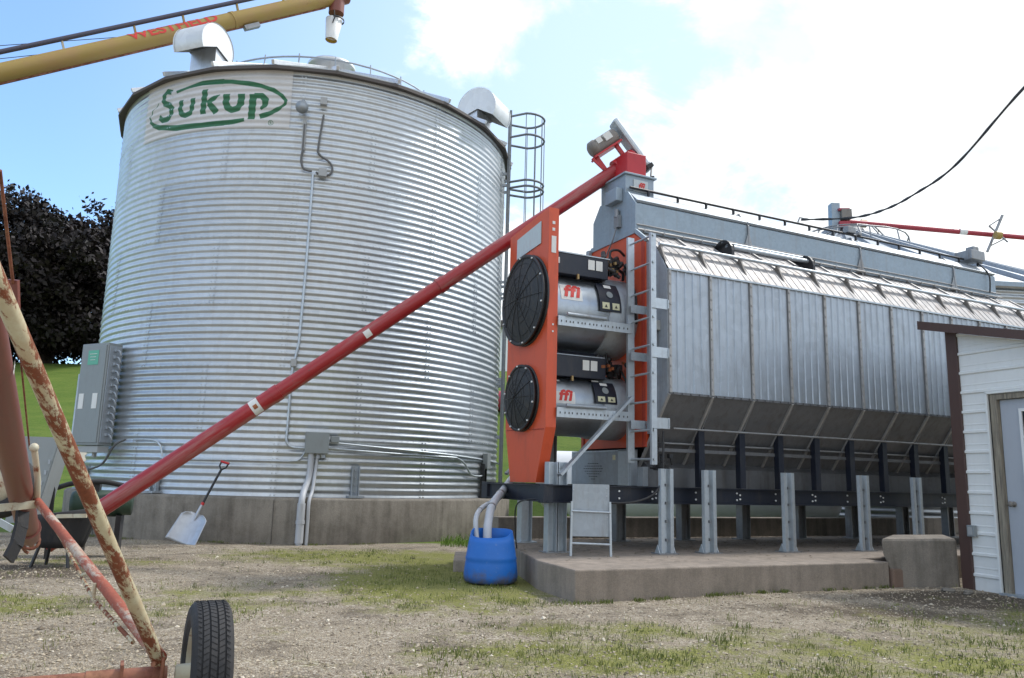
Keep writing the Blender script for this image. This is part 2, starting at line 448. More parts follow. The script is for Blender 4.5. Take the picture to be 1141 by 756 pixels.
def m_stones():
    m = Mat('loose_stones'); a = m.n.new('ShaderNodeAttribute'); a.attribute_name = 'tone'
    m.color(m.ramp(a.outputs['Fac'], [(0, (.14, .11, .08)), (.5, (.36, .30, .215)), (.85, (.50, .425, .32)), (1, (.64, .57, .46))])); m.rough(.9); return m.m
M['stone'] = m_stones()
def set_tone(o, vals):
    a = o.data.attributes.new('tone', 'FLOAT', 'POINT'); a.data.foreach_set('value', np.asarray(vals, dtype=np.float32))

CLOUD_OFF = 9.2; SKY_TINT = (1.2, 1.48, 1.75, 1); VEIL = (4.7, 5.8, 6.7, 1); CL0 = 5.6; CL1 = 8.8; SUN_E = 2.0; SUN_ANG = 6; EXPO = 0.6
# ------------------------------------------------------------------ camera and light
CAM = V((0, 0, 1.05)); PITCH = R(10.0); ROLL = R(1.5)
cd = bpy.data.cameras.new('camera'); cam = bpy.data.objects.new('camera', cd); col.objects.link(cam)
cd.sensor_width = 36; cd.lens = 880/1141*36; cd.clip_start = .05; cd.clip_end = 3000
cam.location = CAM
cam.rotation_euler = (Matrix.Rotation(R(90)+PITCH, 4, 'X') @ Matrix.Rotation(ROLL, 4, 'Z')).to_euler()
sc.camera = cam

SUN_AZ = 62.0; SUN_EL = 52.0     # azimuth clockwise from +Y
w = bpy.data.worlds.new('World'); sc.world = w; w.use_nodes = True
nt = w.node_tree; nt.nodes.clear()
def N(t): return nt.nodes.new(t)
out = N('ShaderNodeOutputWorld'); bg = N('ShaderNodeBackground'); bg.inputs['Strength'].default_value = .12
sky = N('ShaderNodeTexSky'); sky.sky_type = 'NISHITA'; sky.sun_disc = False
sky.sun_elevation = R(SUN_EL); sky.sun_rotation = R(SUN_AZ); sky.air_density = 1.0; sky.dust_density = .6; sky.ozone_density = 1.5
tc = N('ShaderNodeTexCoord'); sep = N('ShaderNodeSeparateXYZ'); nt.links.new(tc.outputs['Generated'], sep.inputs[0])
def wm(op, a, b=0, clamp=False):
    n = N('ShaderNodeMath'); n.operation = op; n.use_clamp = clamp
    for i, v in enumerate((a, b)):
        if isinstance(v, bpy.types.NodeSocket): nt.links.new(v, n.inputs[i])
        else: n.inputs[i].default_value = v
    return n.outputs[0]
zz = wm('ADD', wm('MAXIMUM', sep.outputs[2], 0), .28)
cmb = N('ShaderNodeCombineXYZ')
nt.links.new(wm('DIVIDE', sep.outputs[0], zz), cmb.inputs[0]); nt.links.new(wm('DIVIDE', sep.outputs[1], zz), cmb.inputs[1])
def wnoise(scale, det, rough, off=0, dist=0):
    mp = N('ShaderNodeMapping'); mp.inputs['Location'].default_value = (off, off*.7, 0); nt.links.new(cmb.outputs[0], mp.inputs[0])
    n = N('ShaderNodeTexNoise'); n.inputs['Scale'].default_value = scale; n.inputs['Detail'].default_value = det
    n.inputs['Roughness'].default_value = rough; n.inputs['Distortion'].default_value = dist
    nt.links.new(mp.outputs[0], n.inputs['Vector']); return n.outputs['Fac']
def lobe(az, el, lo, hi):
    d = (math.sin(R(az))*math.cos(R(el)), math.cos(R(az))*math.cos(R(el)), math.sin(R(el)))
    vm = N('ShaderNodeVectorMath'); vm.operation = 'DOT_PRODUCT'; vm.inputs[1].default_value = d
    nt.links.new(tc.outputs['Generated'], vm.inputs[0])
    mr = N('ShaderNodeMapRange'); mr.interpolation_type = 'SMOOTHSTEP'
    mr.inputs[1].default_value = math.cos(R(lo)); mr.inputs[2].default_value = math.cos(R(hi))
    nt.links.new(vm.outputs['Value'], mr.inputs[0]); return mr.outputs[0]
big = wnoise(1.5, 8, .58, CLOUD_OFF, .25)
bias = wm('ADD', wm('MULTIPLY', lobe(26, 24, 36, 6), .15), wm('MULTIPLY', lobe(150, 30, 110, 20), .14))
bias = wm('SUBTRACT', bias, wm('MULTIPLY', lobe(-36, 18, 34, 8), .16))
cl = wm('ADD', wm('ADD', big, bias), wm('MULTIPLY', wm('SUBTRACT', wnoise(4.5, 9, .66, 5.1, .5), .5), .42))
mr = N('ShaderNodeMapRange'); mr.interpolation_type = 'SMOOTHSTEP'; mr.inputs[1].default_value = .50; mr.inputs[2].default_value = .64
nt.links.new(cl, mr.inputs[0])
mr2 = N('ShaderNodeMapRange'); mr2.inputs[1].default_value = .36; mr2.inputs[2].default_value = .62; mr2.inputs[3].default_value = CL0; mr2.inputs[4].default_value = CL1
nt.links.new(wnoise(3.1, 6, .55, 3.7), mr2.inputs[0])
ccol = N('ShaderNodeCombineColor')
for i, k in enumerate((.955, .985, 1.0)): nt.links.new(wm('MULTIPLY', mr2.outputs[0], k), ccol.inputs[i])
skc = N('ShaderNodeMix'); skc.data_type = 'RGBA'; skc.blend_type = 'MULTIPLY'; skc.inputs[0].default_value = 1
nt.links.new(sky.outputs[0], skc.inputs[6]); skc.inputs[7].default_value = SKY_TINT
veil = N('ShaderNodeMix'); veil.data_type = 'RGBA'; nt.links.new(skc.outputs[2], veil.inputs[6]); veil.inputs[7].default_value = VEIL
nt.links.new(wm('ADD', wm('MULTIPLY', lobe(30, 20, 60, 8), .72), .10), veil.inputs[0])
mx = N('ShaderNodeMix'); mx.data_type = 'RGBA'
nt.links.new(mr.outputs[0], mx.inputs[0]); nt.links.new(veil.outputs[2], mx.inputs[6]); nt.links.new(ccol.outputs[0], mx.inputs[7])
nt.links.new(mx.outputs[2], bg.inputs['Color']); nt.links.new(bg.outputs[0], out.inputs[0])

sd = bpy.data.lights.new('sun', 'SUN'); sd.energy = SUN_E; sd.angle = R(SUN_ANG); sd.color = (1, .965, .91)
so = bpy.data.objects.new('sun', sd); col.objects.link(so); so.location = (20, 20, 40)
dv = V((math.sin(R(SUN_AZ))*math.cos(R(SUN_EL)), math.cos(R(SUN_AZ))*math.cos(R(SUN_EL)), math.sin(R(SUN_EL))))
so.rotation_euler = dv.to_track_quat('Z', 'Y').to_euler()
sc.view_settings.view_transform = 'Standard'; sc.view_settings.look = 'None'; sc.view_settings.exposure = EXPO; sc.view_settings.gamma = 1
sc.cycles.max_bounces = 6; sc.cycles.use_denoising = True
sc.cycles.sample_clamp_indirect = 6

OX, OY = 1.788, 8.9; DRZ = R(90-64.4); DC, DS = math.cos(DRZ), math.sin(DRZ)
# ------------------------------------------------------------------ ground
def sstep(a, b, x):
    t = min(1, max(0, (x-a)/(b-a))); return t*t*(3-2*t)
def terrain(x, y):
    side = 1-.85*sstep(9.0, 22.0, x)
    yy = y + .8*math.sin(x*.13)
    h = 0
    if yy > 14.5: h = 6.6*sstep(14.5, 42, yy) + .6*math.sin(x*.21+y*.09)*sstep(20, 30, y)*.5
    if y > 45: h += 1.5*sstep(45, 120, y)
    return h*side + .012*math.sin(x*1.7)*math.cos(y*1.3)*sstep(1, 3, abs(y)) 
def rng(a, b, s):
    o = []; x = a
    while x < b: o.append(x); x += s
    return o
xs = [-900, -500, -260, -150, -100, -75, -60] + rng(-50, -12, 1.6) + rng(-12, 12, .4) + rng(12, 50, 2.4) + [60, 80, 120, 200, 400, 900]
ys = [-900, -300, -100, -30, -10] + rng(-4, 16, .4) + rng(16, 60, 1.2) + [64, 72, 85, 100, 130, 180, 300, 600, 1500]
b = MB()
nx, ny = len(xs), len(ys)
b.add([(x, y, terrain(x, y)) for x in xs for y in ys], [(i*ny+j, (i+1)*ny+j, (i+1)*ny+j+1, i*ny+j+1) for i in range(nx-1) for j in range(ny-1)], True)
tag(b.build('ground', M['gravel']), kind='structure')
# pale farm lane across the slope
b = MB(); L = []
for i in range(60):
    x = -48+i*.64; y = 23.6+.9*math.sin(x*.12)
    L += [(x, y, terrain(x, y)+.05), (x, y+1.3, terrain(x, y+1.3)+.05)]
b.add(L, [(2*i, 2*i+2, 2*i+3, 2*i+1) for i in range(59)], True)
tag(b.build('path', paint('lane_gravel', (.36, .33, .26), .95, .3, bmp=.2)), kind='structure')

# loose stones, one mesh of many
def patchy(x, y):
    return max([a*max(0, 1-((x-cx)/rx)**2-((y-cy)/ry)**2) for cx, cy, rx, ry, a in PATCHES])
def in_pad(x, y):
    u, v = dl(x, y)
    return (-1.9 < u < 4 and v > -1.05) or (x+4.15)**2+(y-16.2)**2 < 4.2**2
def dl(x, y):
    dx, dy = x-OX, y-OY
    return dx*DC+dy*DS, -dx*DS+dy*DC
rnd = random.Random(3)
vs = []; fs = []; tone = []
octf = [(0,2,4),(2,1,4),(1,3,4),(3,0,4),(2,0,5),(1,2,5),(3,1,5),(0,3,5)]
cnt = 0
while cnt < 46000:
    y = 2.0 + 9.5*rnd.random()**1.35; x = (rnd.random()*1.5-.75)*y - .02*y
    if in_pad(x, y): continue
    if rnd.random() < patchy(x, y)*.75: continue
    r = .0035+.0105*rnd.random()**2.2
    if rnd.random() < .01: r *= 2
    base = len(vs); z = terrain(x, y)
    rot = Matrix.Rotation(rnd.random()*6.3, 3, 'Z') @ Matrix.Rotation(rnd.random()*.6, 3, 'X')
    sx, sy, sz = r*(.8+.6*rnd.random()), r*(.7+.5*rnd.random()), r*(.5+.4*rnd.random())
    for p in ((sx,0,0),(-sx,0,0),(0,sy,0),(0,-sy,0),(0,0,sz),(0,0,-sz)):
        q = rot @ V((p[0]*(.8+.4*rnd.random()), p[1]*(.8+.4*rnd.random()), p[2])); vs.append((x+q.x, y+q.y, z+q.z+sz*.25))
    fs += [tuple(base+i for i in f) for f in octf]
    t = min(1, max(0, rnd.gauss(.45, .22))) if rnd.random() < .985 else 1.0
    tone += [t]*6; cnt += 1
b = MB(); b.add(vs, fs, False); o = b.build('gravel_stones', M['stone'], fixn=False); set_tone(o, tone)
tag(o, 'loose pale limestone gravel scattered over the yard in front of the bin and dryer', 'gravel', kind='stuff')

def blades(name, spots, mat, label, cat):
    vs = []; fs = []; tone = []
    for x, y, h, wd, t in spots:
        z = terrain(x, y); a = rnd.random()*6.28; dx, dy = math.cos(a), math.sin(a); ln = h*(.2+.6*rnd.random()); b2 = rnd.random()*6.28
        lx, ly = math.cos(b2)*ln, math.sin(b2)*ln; i = len(vs)
        vs += [(x-dx*wd, y-dy*wd, z-.002), (x+dx*wd, y+dy*wd, z-.002), (x+lx*.35-dx*wd*.8, y+ly*.35-dy*wd*.8, z+h*.6), (x+lx*.35+dx*wd*.8, y+ly*.35+dy*wd*.8, z+h*.6), (x+lx, y+ly, z+h*(1-.3*rnd.random()))]
        fs += [(i, i+1, i+3, i+2), (i+2, i+3, i+4)]; tone += [t]*5
    b = MB(); b.add(vs, fs, False); o = b.build(name, mat, fixn=False); set_tone(o, tone)
    return tag(o, label, cat, kind='stuff')
sp = []
for _ in range(9000):
    y = 3.0+9.0*rnd.random(); x = (rnd.random()*1.4-.7)*y
    if in_pad(x, y): continue
    pz = patchy(x, y)
    if rnd.random() > pz*.8+.035: continue
    n = rnd.randint(5, 16); rad = .02+.05*rnd.random(); hh = (.012+.03*rnd.random()) * (1.5 if rnd.random() < .1 else 1); tn = rnd.random()
    for _k in range(n):
        sp.append((x+rnd.gauss(0, rad), y+rnd.gauss(0, rad), hh*(.5+rnd.random()), .0016+.0012*rnd.random(), min(1, max(0, tn+rnd.gauss(0, .2)))))
blades('grass_patch', sp, M['grass'], 'short yellow green grass and moss growing through the gravel', 'grass')
sp = []
for _ in range(26000):
    x = -1.0+11*rnd.random(); y = 12.2+4.2*rnd.random()
    u, v = dl(x, y)
    if v < 2.3 or (x+4.15)**2+(y-16.2)**2 < 4.3**2: continue
    sp.append((x, y, .05+.16*rnd.random()**2, .004, rnd.random()))
blades('tall_grass', sp, M['tallgrass'], 'bright green grass growing behind the low wall under the dryer', 'grass')
# leafy weeds in the gravel
sp = []
for _ in range(900):
    t = rnd.random()
    if rnd.random() < .5: cx, cy = -4.15+4.22*math.sin(-1.0+2.6*t), 16.2-4.22*math.cos(-1.0+2.6*t)
    else:
        u = -1.85+4.2*t; q = (OX+u*math.cos(R(25.6))+1.08*math.sin(R(25.6)), OY+u*math.sin(R(25.6))-1.08*math.cos(R(25.6))); cx, cy = q
    if math.sin(t*37)+math.sin(t*91) < .2: continue
    for _k in range(5): sp.append((cx+rnd.gauss(0, .03), cy-abs(rnd.gauss(0, .04)), .015+.035*rnd.random(), .003, rnd.random()*.8))
for cx, cy in [(.95, 4.9), (1.9, 4.75), (2.15, 4.35), (3.3, 5.7), (3.0, 5.1), (-.35, 5.0), (.1, 7.0), (.05, 4.0), (2.75, 4.55), (-2.05, 6.2), (1.35, 4.1), (3.9, 6.2), (.45, 7.1), (-.05, 8.0), (-.6, 8.1), (4.2, 6.6), (-.3, 3.6), (1.5, 5.6)]:
    for _k in range(70):
        sp.append((cx+rnd.gauss(0, .11), cy+rnd.gauss(0, .09), .012+.04*rnd.random(), .0038, .2+.6*rnd.random()))
blades('weeds', sp, M['weed'], 'small leafy green weeds dotted through the gravel', 'weeds')
# ------------------------------------------------------------------ the big grain bin
BR = 3.9; BZ0 = .68; BZ1 = 7.80; PITCHC = (BZ1-BZ0)/64; AMP = .0100
binr = empty('grain_bin', (-4.15, 16.2, 0), 0, 'tall round corrugated steel grain bin with a green and white sign below its eave', 'grain bin')
def bpt(phi, z, r): a = R(phi); return V((r*math.sin(a), -r*math.cos(a), z))
def brad(z): return BR + AMP*math.cos(2*PI*(z-BZ0)/PITCHC)
def cor_wall(mb, R0, z0, z1, p, amp, nphi, seg=8, a0=0, a1=360):
    nz = int(round((z1-z0)/p))*seg
    vs = []; m = nphi if a1-a0 >= 360 else nphi+1
    for k in range(m):
        a = R(a0+(a1-a0)*k/nphi); s, c = math.sin(a), math.cos(a)
        for j in range(nz+1):
            z = z0+(z1-z0)*j/nz; r = R0+amp*math.cos(2*PI*(z-z0)/p)
            vs.append((r*s, -r*c, z))
    fs = [(k*(nz+1)+j, ((k+1) % m)*(nz+1)+j, ((k+1) % m)*(nz+1)+j+1, k*(nz+1)+j+1) for k in range(nphi) for j in range(nz)]
    mb.add(vs, fs, True)
b = MB(); cor_wall(b, BR, BZ0, BZ1, PITCHC, AMP, 160)
# sheet laps and their bolt rows are part of the wall
ringh = (BZ1-BZ0)/7
def bolt(mb, phi, z, r=.013):
    c = bpt(phi, z, BR+AMP); nrm = V((c.x, c.y, 0)).normalized(); t = V((-nrm.y, nrm.x, 0)); q = c+nrm*.007
    vs = []
    for k in range(6):
        a = k*PI/3; vs.append(c+t*math.cos(a)*r+V((0, 0, math.sin(a)*r))-nrm*.006)
    for k in range(6):
        a = k*PI/3; vs.append(q+t*math.cos(a)*r*.8+V((0, 0, math.sin(a)*r*.8)))
    mb.add(vs, [(k, (k+1) % 6, 6+(k+1) % 6, 6+k) for k in range(6)]+[(6, 7, 8, 9, 10, 11)])
for i in range(7):
    off = 8 + (i % 2)*18
    for s in range(10):
        ph = off+s*36-180
        if not -75 < ph < 100: continue
        z0 = BZ0+i*ringh
        def lap(u, v, ph=ph, z0=z0):
            z = z0+v*ringh; r = BR+AMP*math.cos(2*PI*(z-BZ0)/PITCHC)+.0035; return bpt(ph+(u-.5)*1.5, z, r)
        b.grid(lap, 2, 72)
        for k in range(9):
            z = BZ0+(round((z0-BZ0)/PITCHC)+k+.0)*PITCHC
            bolt(b, ph-.45, z+.02); bolt(b, ph+.45, z+.02)
    if i:
        z = BZ0+i*ringh; z = BZ0+round((z-BZ0)/PITCHC)*PITCHC
        for k in range(110): bolt(b, -75+k*1.6, z, .010)
wall = b.build('wall', M['bin'], binr, fixn=False)
co = np.empty(len(wall.data.vertices)*3, dtype=np.float32); wall.data.vertices.foreach_get('co', co); co = co.reshape(-1, 3)
ri = np.clip(((co[:, 2]-BZ0)/ringh).astype(int), 0, 6); ph_ = np.degrees(np.arctan2(co[:, 0], -co[:, 1]))
si = np.floor((ph_-(8+(ri % 2)*18))/36).astype(int) % 10
hv = np.modf(np.abs(np.sin(ri*12.9898+si*78.233)*43758.5453))[0]
at = wall.data.attributes.new('sheet', 'FLOAT', 'POINT'); at.data.foreach_set('value', hv.astype(np.float32))

# foundation
b = MB()
fp = [(0.0, 0.0), (4.20, 0.0)]
b.lathe([(4.17, -.1), (4.18, .64), (4.15, .675), (3.6, .68)], n=180)
found = b.build('foundation', M['bin_conc'], binr)
b = MB()
for ph in (9, -34):
    c = bpt(ph, .33, 4.183); nrm = V((c.x, c.y, 0)).normalized()
    b.bar(c-V((0, 0, .33)), c+V((0, 0, .31)), .006, .006, nrm)
build_each(b, 'joint', M['black_ink'], found)
# roof
NF = 24; ez = 7.71; er = 4.03; apz = 9.85
b = MB()
for k in range(NF):
    a0 = .8+15*k-180; a1 = a0+15
    p0 = bpt(a0, ez+.02, er); p1 = bpt(a1, ez+.02, er); q0 = bpt(a0, apz-.28, .45); q1 = bpt(a1, apz-.28, .45)
    b.add([p0, p1, q1, q0], [(0, 1, 2, 3)])
    lip0 = bpt(a0, ez-.05, er+.01); lip1 = bpt(a1, ez-.05, er+.01)
roof = b.build('roof', M['roof'], binr)
b = MB()
for k in range(NF):
    a0 = .8+15*k-180
    p = bpt(a0, ez+.055, er+.03); q = bpt(a0, apz-.24, .5)
    b.bar(p, q, .05, .075)
b.build('roof_rib', M['roof'], roof, bevel=.006)
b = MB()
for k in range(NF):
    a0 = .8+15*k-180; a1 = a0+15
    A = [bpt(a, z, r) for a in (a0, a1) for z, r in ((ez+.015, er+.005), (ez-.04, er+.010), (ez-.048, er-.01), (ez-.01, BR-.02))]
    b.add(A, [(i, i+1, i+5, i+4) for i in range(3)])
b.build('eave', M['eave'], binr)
b = MB(); b.lathe([(.46, apz-.35), (.46, apz-.02), (.52, apz-.02), (.52, apz+.05), (.30, apz+.13), (.001, apz+.15)], n=28)
b.build('roof_cap', M['roof'], binr)
b = MB(); rr_ = 2.55; zr = ez+(er-rr_)*.53+.22
b.tube([bpt(a*6, zr, rr_) for a in range(61)], .018, 6)
for a in range(24): b.tube([bpt(a*15+.8, zr+.06, rr_), bpt(a*15+.8, zr-.3, rr_+.03)], .014, 5)
b.build('roof_ring', M['galv_dull'], binr)
# roof vents (gooseneck hoods)
def roof_vent(phi, rad, s=1.0, lift=0.0):
    zc = ez+(er-rad)*.593
    fr = empty('roof_vent', bpt(phi, zc+lift, rad), R(phi-90))      # local +x points down the roof
    fr.parent = binr; fr.empty_display_size = .1
    hw = .27*s; rr = .34*s
    # side discs and rolled top; the mouth looks down past the eave
    c = V((.12*s, 0, .26*s)); pts = []
    for k in range(25):
        a = R(205-k*(235/24)); pts.append((c.x+rr*math.cos(a), c.z+rr*math.sin(a)))
    b = MB()
    for sgn in (-1, 1):
        P = [(x, sgn*hw, z) for x, z in pts]+[(c.x+.02, sgn*hw, c.z-.02*s)]
        b.add(P, [tuple(range(len(P)))])
    b.prism(pts, lambda p, q, t: (p, t, q), -hw, hw, closed=False, smooth=True)
    o1 = b.build('hood', M['vent'], fr)
    b = MB(); b.prism(pts, lambda p, q, t: (c.x+(p-c.x)*1.03, t, c.z+(q-c.z)*1.03), hw-.012, hw+.012, closed=False, smooth=True)
    b.prism(pts, lambda p, q, t: (c.x+(p-c.x)*1.03, t, c.z+(q-c.z)*1.03), -hw-.012, -hw+.012, closed=False, smooth=True)
    b.build('rim', M['vent'], fr)
    b = MB(); b.box2((-.2*s, -hw*.9, -.15), (.12*s, hw*.9, .26*s)); b.build('neck', M['roof'], fr)
    return fr
roof_vent(-21, 3.62, 1.12, .03)
roof_vent(65, 3.7, 1.2, -.12)
# curved sign under the eave
INK = [[(-1.915,7.479,.0409),(-2.027,7.512,.045),(-2.099,7.481,.0441),(-2.13,7.392,.0441),(-2.079,7.302,.0467),(-1.947,7.242,.0472),(-1.872,7.157,.0472),(-1.893,7.047,.0441),(-1.979,6.985,.0441),(-2.091,6.996,.0441),(-2.163,7.048,.0346),(-2.182,7.102,.022)],
[(-1.657,7.284,.0425),(-1.67,7.096,.0441),(-1.621,7.015,.0415),(-1.533,6.976,.0385),(-1.429,7.019,.0415),(-1.408,7.129,.043),(-1.399,7.279,.0441)],
[(-1.169,7.406,.0504),(-1.173,6.959,.0504)],[(-.869,7.272,.0119),(-.967,7.228,.0326),(-1.103,7.146,.0472)],[(-1.069,7.138,.0444),(-.907,6.958,.0533)],
[(-.744,7.281,.0567),(-.747,7.117,.0533),(-.708,7.032,.0504),(-.621,6.978,.0472),(-.528,7.016,.0504),(-.477,7.103,.0533),(-.477,7.267,.0567)],
[(-.274,7.255,.0567),(-.276,6.803,.0533)],[(-.258,7.233,.0415),(-.131,7.23,.0444),(-.058,7.153,.0504),(-.068,7.056,.0415),(-.132,6.988,.0148)],
[(-1.798,7.454,.022),(-1.506,7.495,.0296),(-1.227,7.52,.0394),(-.818,7.505,.0441)],
[(-.99,7.514,.0415),(-.677,7.495,.037),(-.377,7.452,.037),(-.145,7.401,.0341),(.056,7.335,.0326),(.2,7.244,.0296),(.275,7.159,.0252),(.272,7.103,.0194),(.19,7.021,.0267),(.059,6.933,.0385),(-.135,6.851,.0385)],
[(-2.235,7.347,.005),(-2.411,7.236,.01),(-2.477,7.136,.015),(-2.449,7.047,.0233),(-2.333,6.952,.0346),(-2.15,6.868,.0409),(-1.715,6.785,.0472),(-1.175,6.75,.0415),(-.745,6.757,.0415)],
[(-.911,6.75,.0415),(-.609,6.767,.0356),(-.393,6.805,.0296)],
[(.054+.04*math.cos(t*.524), 6.749+.04*math.sin(t*.524), .0045) for t in range(13)],[(.045,6.729,.0045),(.042,6.768,.0045),(.060,6.767,.0045),(.058,6.752,.0045),(.066,6.730,.0045)]]
def sdf(X, Z, strokes):
    best = np.full(X.shape, 9.0)
    for st in strokes:
        n = len(st)-1
        for i in range(n):
            ax, az, ah = st[i]; bx, bz, bh = st[i+1]; dx, dz = bx-ax, bz-az; L = math.hypot(dx, dz)
            t = ((X-ax)*dx+(Z-az)*dz)/(L*L); tc_ = np.clip(t, 0, 1)
            d = np.hypot(X-ax-tc_*dx, Z-az-tc_*dz)-(ah+(bh-ah)*tc_)*1.12
            if i == 0: d = np.maximum(d, -t*L)
            if i == n-1: d = np.maximum(d, (t-1)*L)
            best = np.minimum(best, d)
    return best
sx0, sx1, sz0, sz1 = -38.3, 5.35, 6.66, 7.70
NXs, NZs = 560, 190
b = MB()
def sgn_pt(u, v):
    z = sz0+(sz1-sz0)*v; return bpt(sx0+(sx1-sx0)*u, z, brad(z)+.009)
b.grid(sgn_pt, NXs, NZs)
sign = b.build('sign', M['sign'], binr, fixn=False)
U, W_ = np.meshgrid(np.linspace(sx0, sx1, NXs+1), np.linspace(sz0, sz1, NZs+1), indexing='ij')
ink = sdf(np.radians(U)*BR, W_, INK)
at = sign.data.attributes.new('ink', 'FLOAT', 'POINT'); at.data.foreach_set('value', np.clip(.5+ink.ravel()*1.0, 0, 1).astype(np.float32))

# fittings on the bin wall
def bpath(pts, off=.03): return [bpt(p, z, BR+AMP+off) for p, z in pts]
def conduit(pts, r, mat='greylight', name='conduit', off=.03, k=5, parent=None):
    b = MB(); b.tube(smooth_path(bpath(pts, off), k), r, 8); return b.build(name, M[mat], parent or binr)
conduit([(9.0, 6.75), (9.0, 6.35), (8.8, 6.12), (9.6, 5.97), (11.5, 5.94)], .017, 'grey_wire', 'cable')
conduit([(13.3, 6.95), (12.6, 6.4), (12.9, 6.25), (15.6, 6.12), (16.2, 5.98), (14.8, 5.89), (12.4, 5.93)], .017, 'grey_wire', 'cable')
conduit([(11.8, 5.9), (11.76, 4.3), (11.4, 3.05)], .02, 'galv', k=1)
conduit([(11.4, 3.05), (10.9, 2.85), (10.4, 2.6), (10.3, 1.75), (10.35, 1.52), (11.6, 1.44), (14.4, 1.43)], .02, 'galv')
conduit([(19.7, 1.53), (33.5, 1.475), (52.8, 1.42), (74, 1.36), (88, 1.33)], .017, 'galv', k=2)
conduit([(19.7, 1.44), (33, 1.40), (52, 1.38), (56, 1.36), (59, 1.27), (62, 1.10), (66, 1.07), (69, 1.10), (70, 1.24)], .017, 'galv')
conduit([(14.5, 1.38), (13.5, 1.26), (11, 1.22), (-2.3, 1.22), (-13, 1.21), (-19, 1.22)], .014, 'galv', k=2)
conduit([(-28, 1.505), (-22, 1.50), (-19.5, 1.42), (-18.5, 1.25)], .016, 'galv')
conduit([(-29, 1.5), (-33, 1.4), (-37, 1.12), (-43.5, 1.02)], .018, 'grey_wire', 'cable', off=.12)
def box_on(name, phi, z, w_, h, d, mat, parent=binr, bevel=.006, off=0):
    c = bpt(phi, z, BR+AMP+d/2+.004+off); a = R(phi)
    rot = Matrix.Rotation(a, 3, 'Z')
    b = MB(); b.box(c, (w_, d, h), rot); return b.build(name, M[mat], parent, bevel=bevel)
jb = box_on('junction_box', 16.95, 1.515, .36, .33, .12, 'greybox')
box_on('junction_box', 14.0, 5.93, .13, .14, .08, 'greylight')
box_on('junction_box', 13.1, 7.18, .11, .13, .08, 'greylight')
box_on('junction_box', 20.9, 1.58, .13, .10, .08, 'greybox')
box_on('junction_box', 10.6, 2.75, .09, .12, .08, 'greylight')
box_on('junction_box', 70.5, 1.35, .16, .28, .10, 'greybox')
b = MB(); b.bar(bpt(9.0, 6.30, BR+.03), bpt(9.0, 6.85, BR+.03), .05, .03, (0, 1, 0)); b.build('mounting_strut', M['greylight'], binr)
b = MB()
c = bpt(8.4, 7.0, BR+.15); ax = V((c.x, c.y, -2.2)).normalized()
b.lathe([(.02, -.12), (.04, -.11), (.05, -.04), (.095, .04), (.105, .07), (.0, .08)], c, ax, 18)
b.tube([bpt(8.4, 7.16, BR+.02), bpt(8.4, 7.12, BR+.12), c], .028, 8)
b.build('flood_light', M['galv_dull'], binr)
# riser pipes from the ground to the junction box
def riser(pts, r):
    b = MB(); b.tube(smooth_path([bpt(p, z, rr) for p, z, rr in pts], 5), r, 12); o = b.build('riser_pipe', M['pipe'], binr)
    return o
ro = riser([(15.9, 1.36, BR+.06), (15.8, 1.0, BR+.08), (14.9, .80, BR+.2), (14.5, .62, 4.26), (14.5, .3, 4.26), (14.5, -.02, 4.26)], .048)
b = MB(); b.tube([bpt(14.5, .6, 4.26), bpt(14.5, .02, 4.26)], .06, 12); b.tube([bpt(14.5, .35, 4.26), bpt(14.5, .30, 4.26)], .068, 12); b.build('sleeve', M['pipe'], ro)
riser([(17.3, 1.36, BR+.05), (17.1, 1.15, BR+.06), (16.6, .8, BR+.18), (15.95, .62, 4.23), (15.95, .3, 4.23), (15.95, -.02, 4.23)], .026)
b = MB(); b.box(bpt(17.5, 1.30, BR+.06), (.05, .05, .05)); b.box(bpt(18.6, 1.31, BR+.06), (.06, .05, .05)); build_each(b, 'fitting', M['galv_dull'], jb)
# anchor brackets round the base
for ph, hh in ((26.1, .50), (-19.8, .42), (69.3, .62), (-52, .4)):
    b = MB(); rot = Matrix.Rotation(R(ph), 3, 'Z')
    for s in (-.055, .055): b.box(bpt(ph, .68+hh/2, BR+.05)+rot @ V((s, 0, 0)), (.015, .07, hh), rot)
    b.box(bpt(ph, .68+hh/2, BR+.025), (.12, .012, hh), rot)
    b.box(bpt(ph, .70, BR+.10), (.24, .2, .03), rot)
    for k in range(4): b.tube([bpt(ph, .78+k*hh*.22, BR+.03), bpt(ph, .78+k*hh*.22, BR+.06)], .02, 6)
    b.build('anchor_bracket', M['black'] if ph > 60 else M['galv_dull'], binr)
# electrical cabinet
cab = empty('electrical_cabinet', bpt(-41, 2.24, BR+.22), R(-27)); cab.parent = binr
b = MB(); b.box((0, 0, 0), (.66, .26, 1.68)); b.build('case', M['greybox'], cab, bevel=.012)
b = MB(); b.box((0, -.137, .0), (.60, .012, 1.6)); dr_ = b.build('door', M['greybox'], cab, bevel=.008)
b = MB(); b.box((.0, -.146, .60), (.26, .005, .24)); b.build('label', M['green_ink'], cab)
b = MB()
for i in range(3): b.box((-.0, -.151, .66-.05*i), (.18-.03*i, .004, .008))
b.build('label_print', M['label'], cab)
b = MB()
for x in (-.19, .15): b.box((x, -.146, -.12), (.12, .005, .25))
build_each(b, 'notice', M['label'], cab)
b = MB()
for i in range(13):
    z = .72-i*.115
    b.box((.37, -.02, z), (.09, .06, .05)); b.tube(smooth_path([(.40, -.02, z), (.47, -.02, z-.02), (.49, 0, z-.09), (.46, .04, z-.1)], 3), .014, 6)
b.box((.345, 0, 0), (.02, .22, 1.58)); b.build('breaker_row', M['galv_dull'], cab)
b = MB(); b.box((.05, 0, -.90), (.5, .2, .10)); b.box((.1, 0, -.98), (.05, .05, .1)); b.build('cable_gland', M['greylight'], cab)
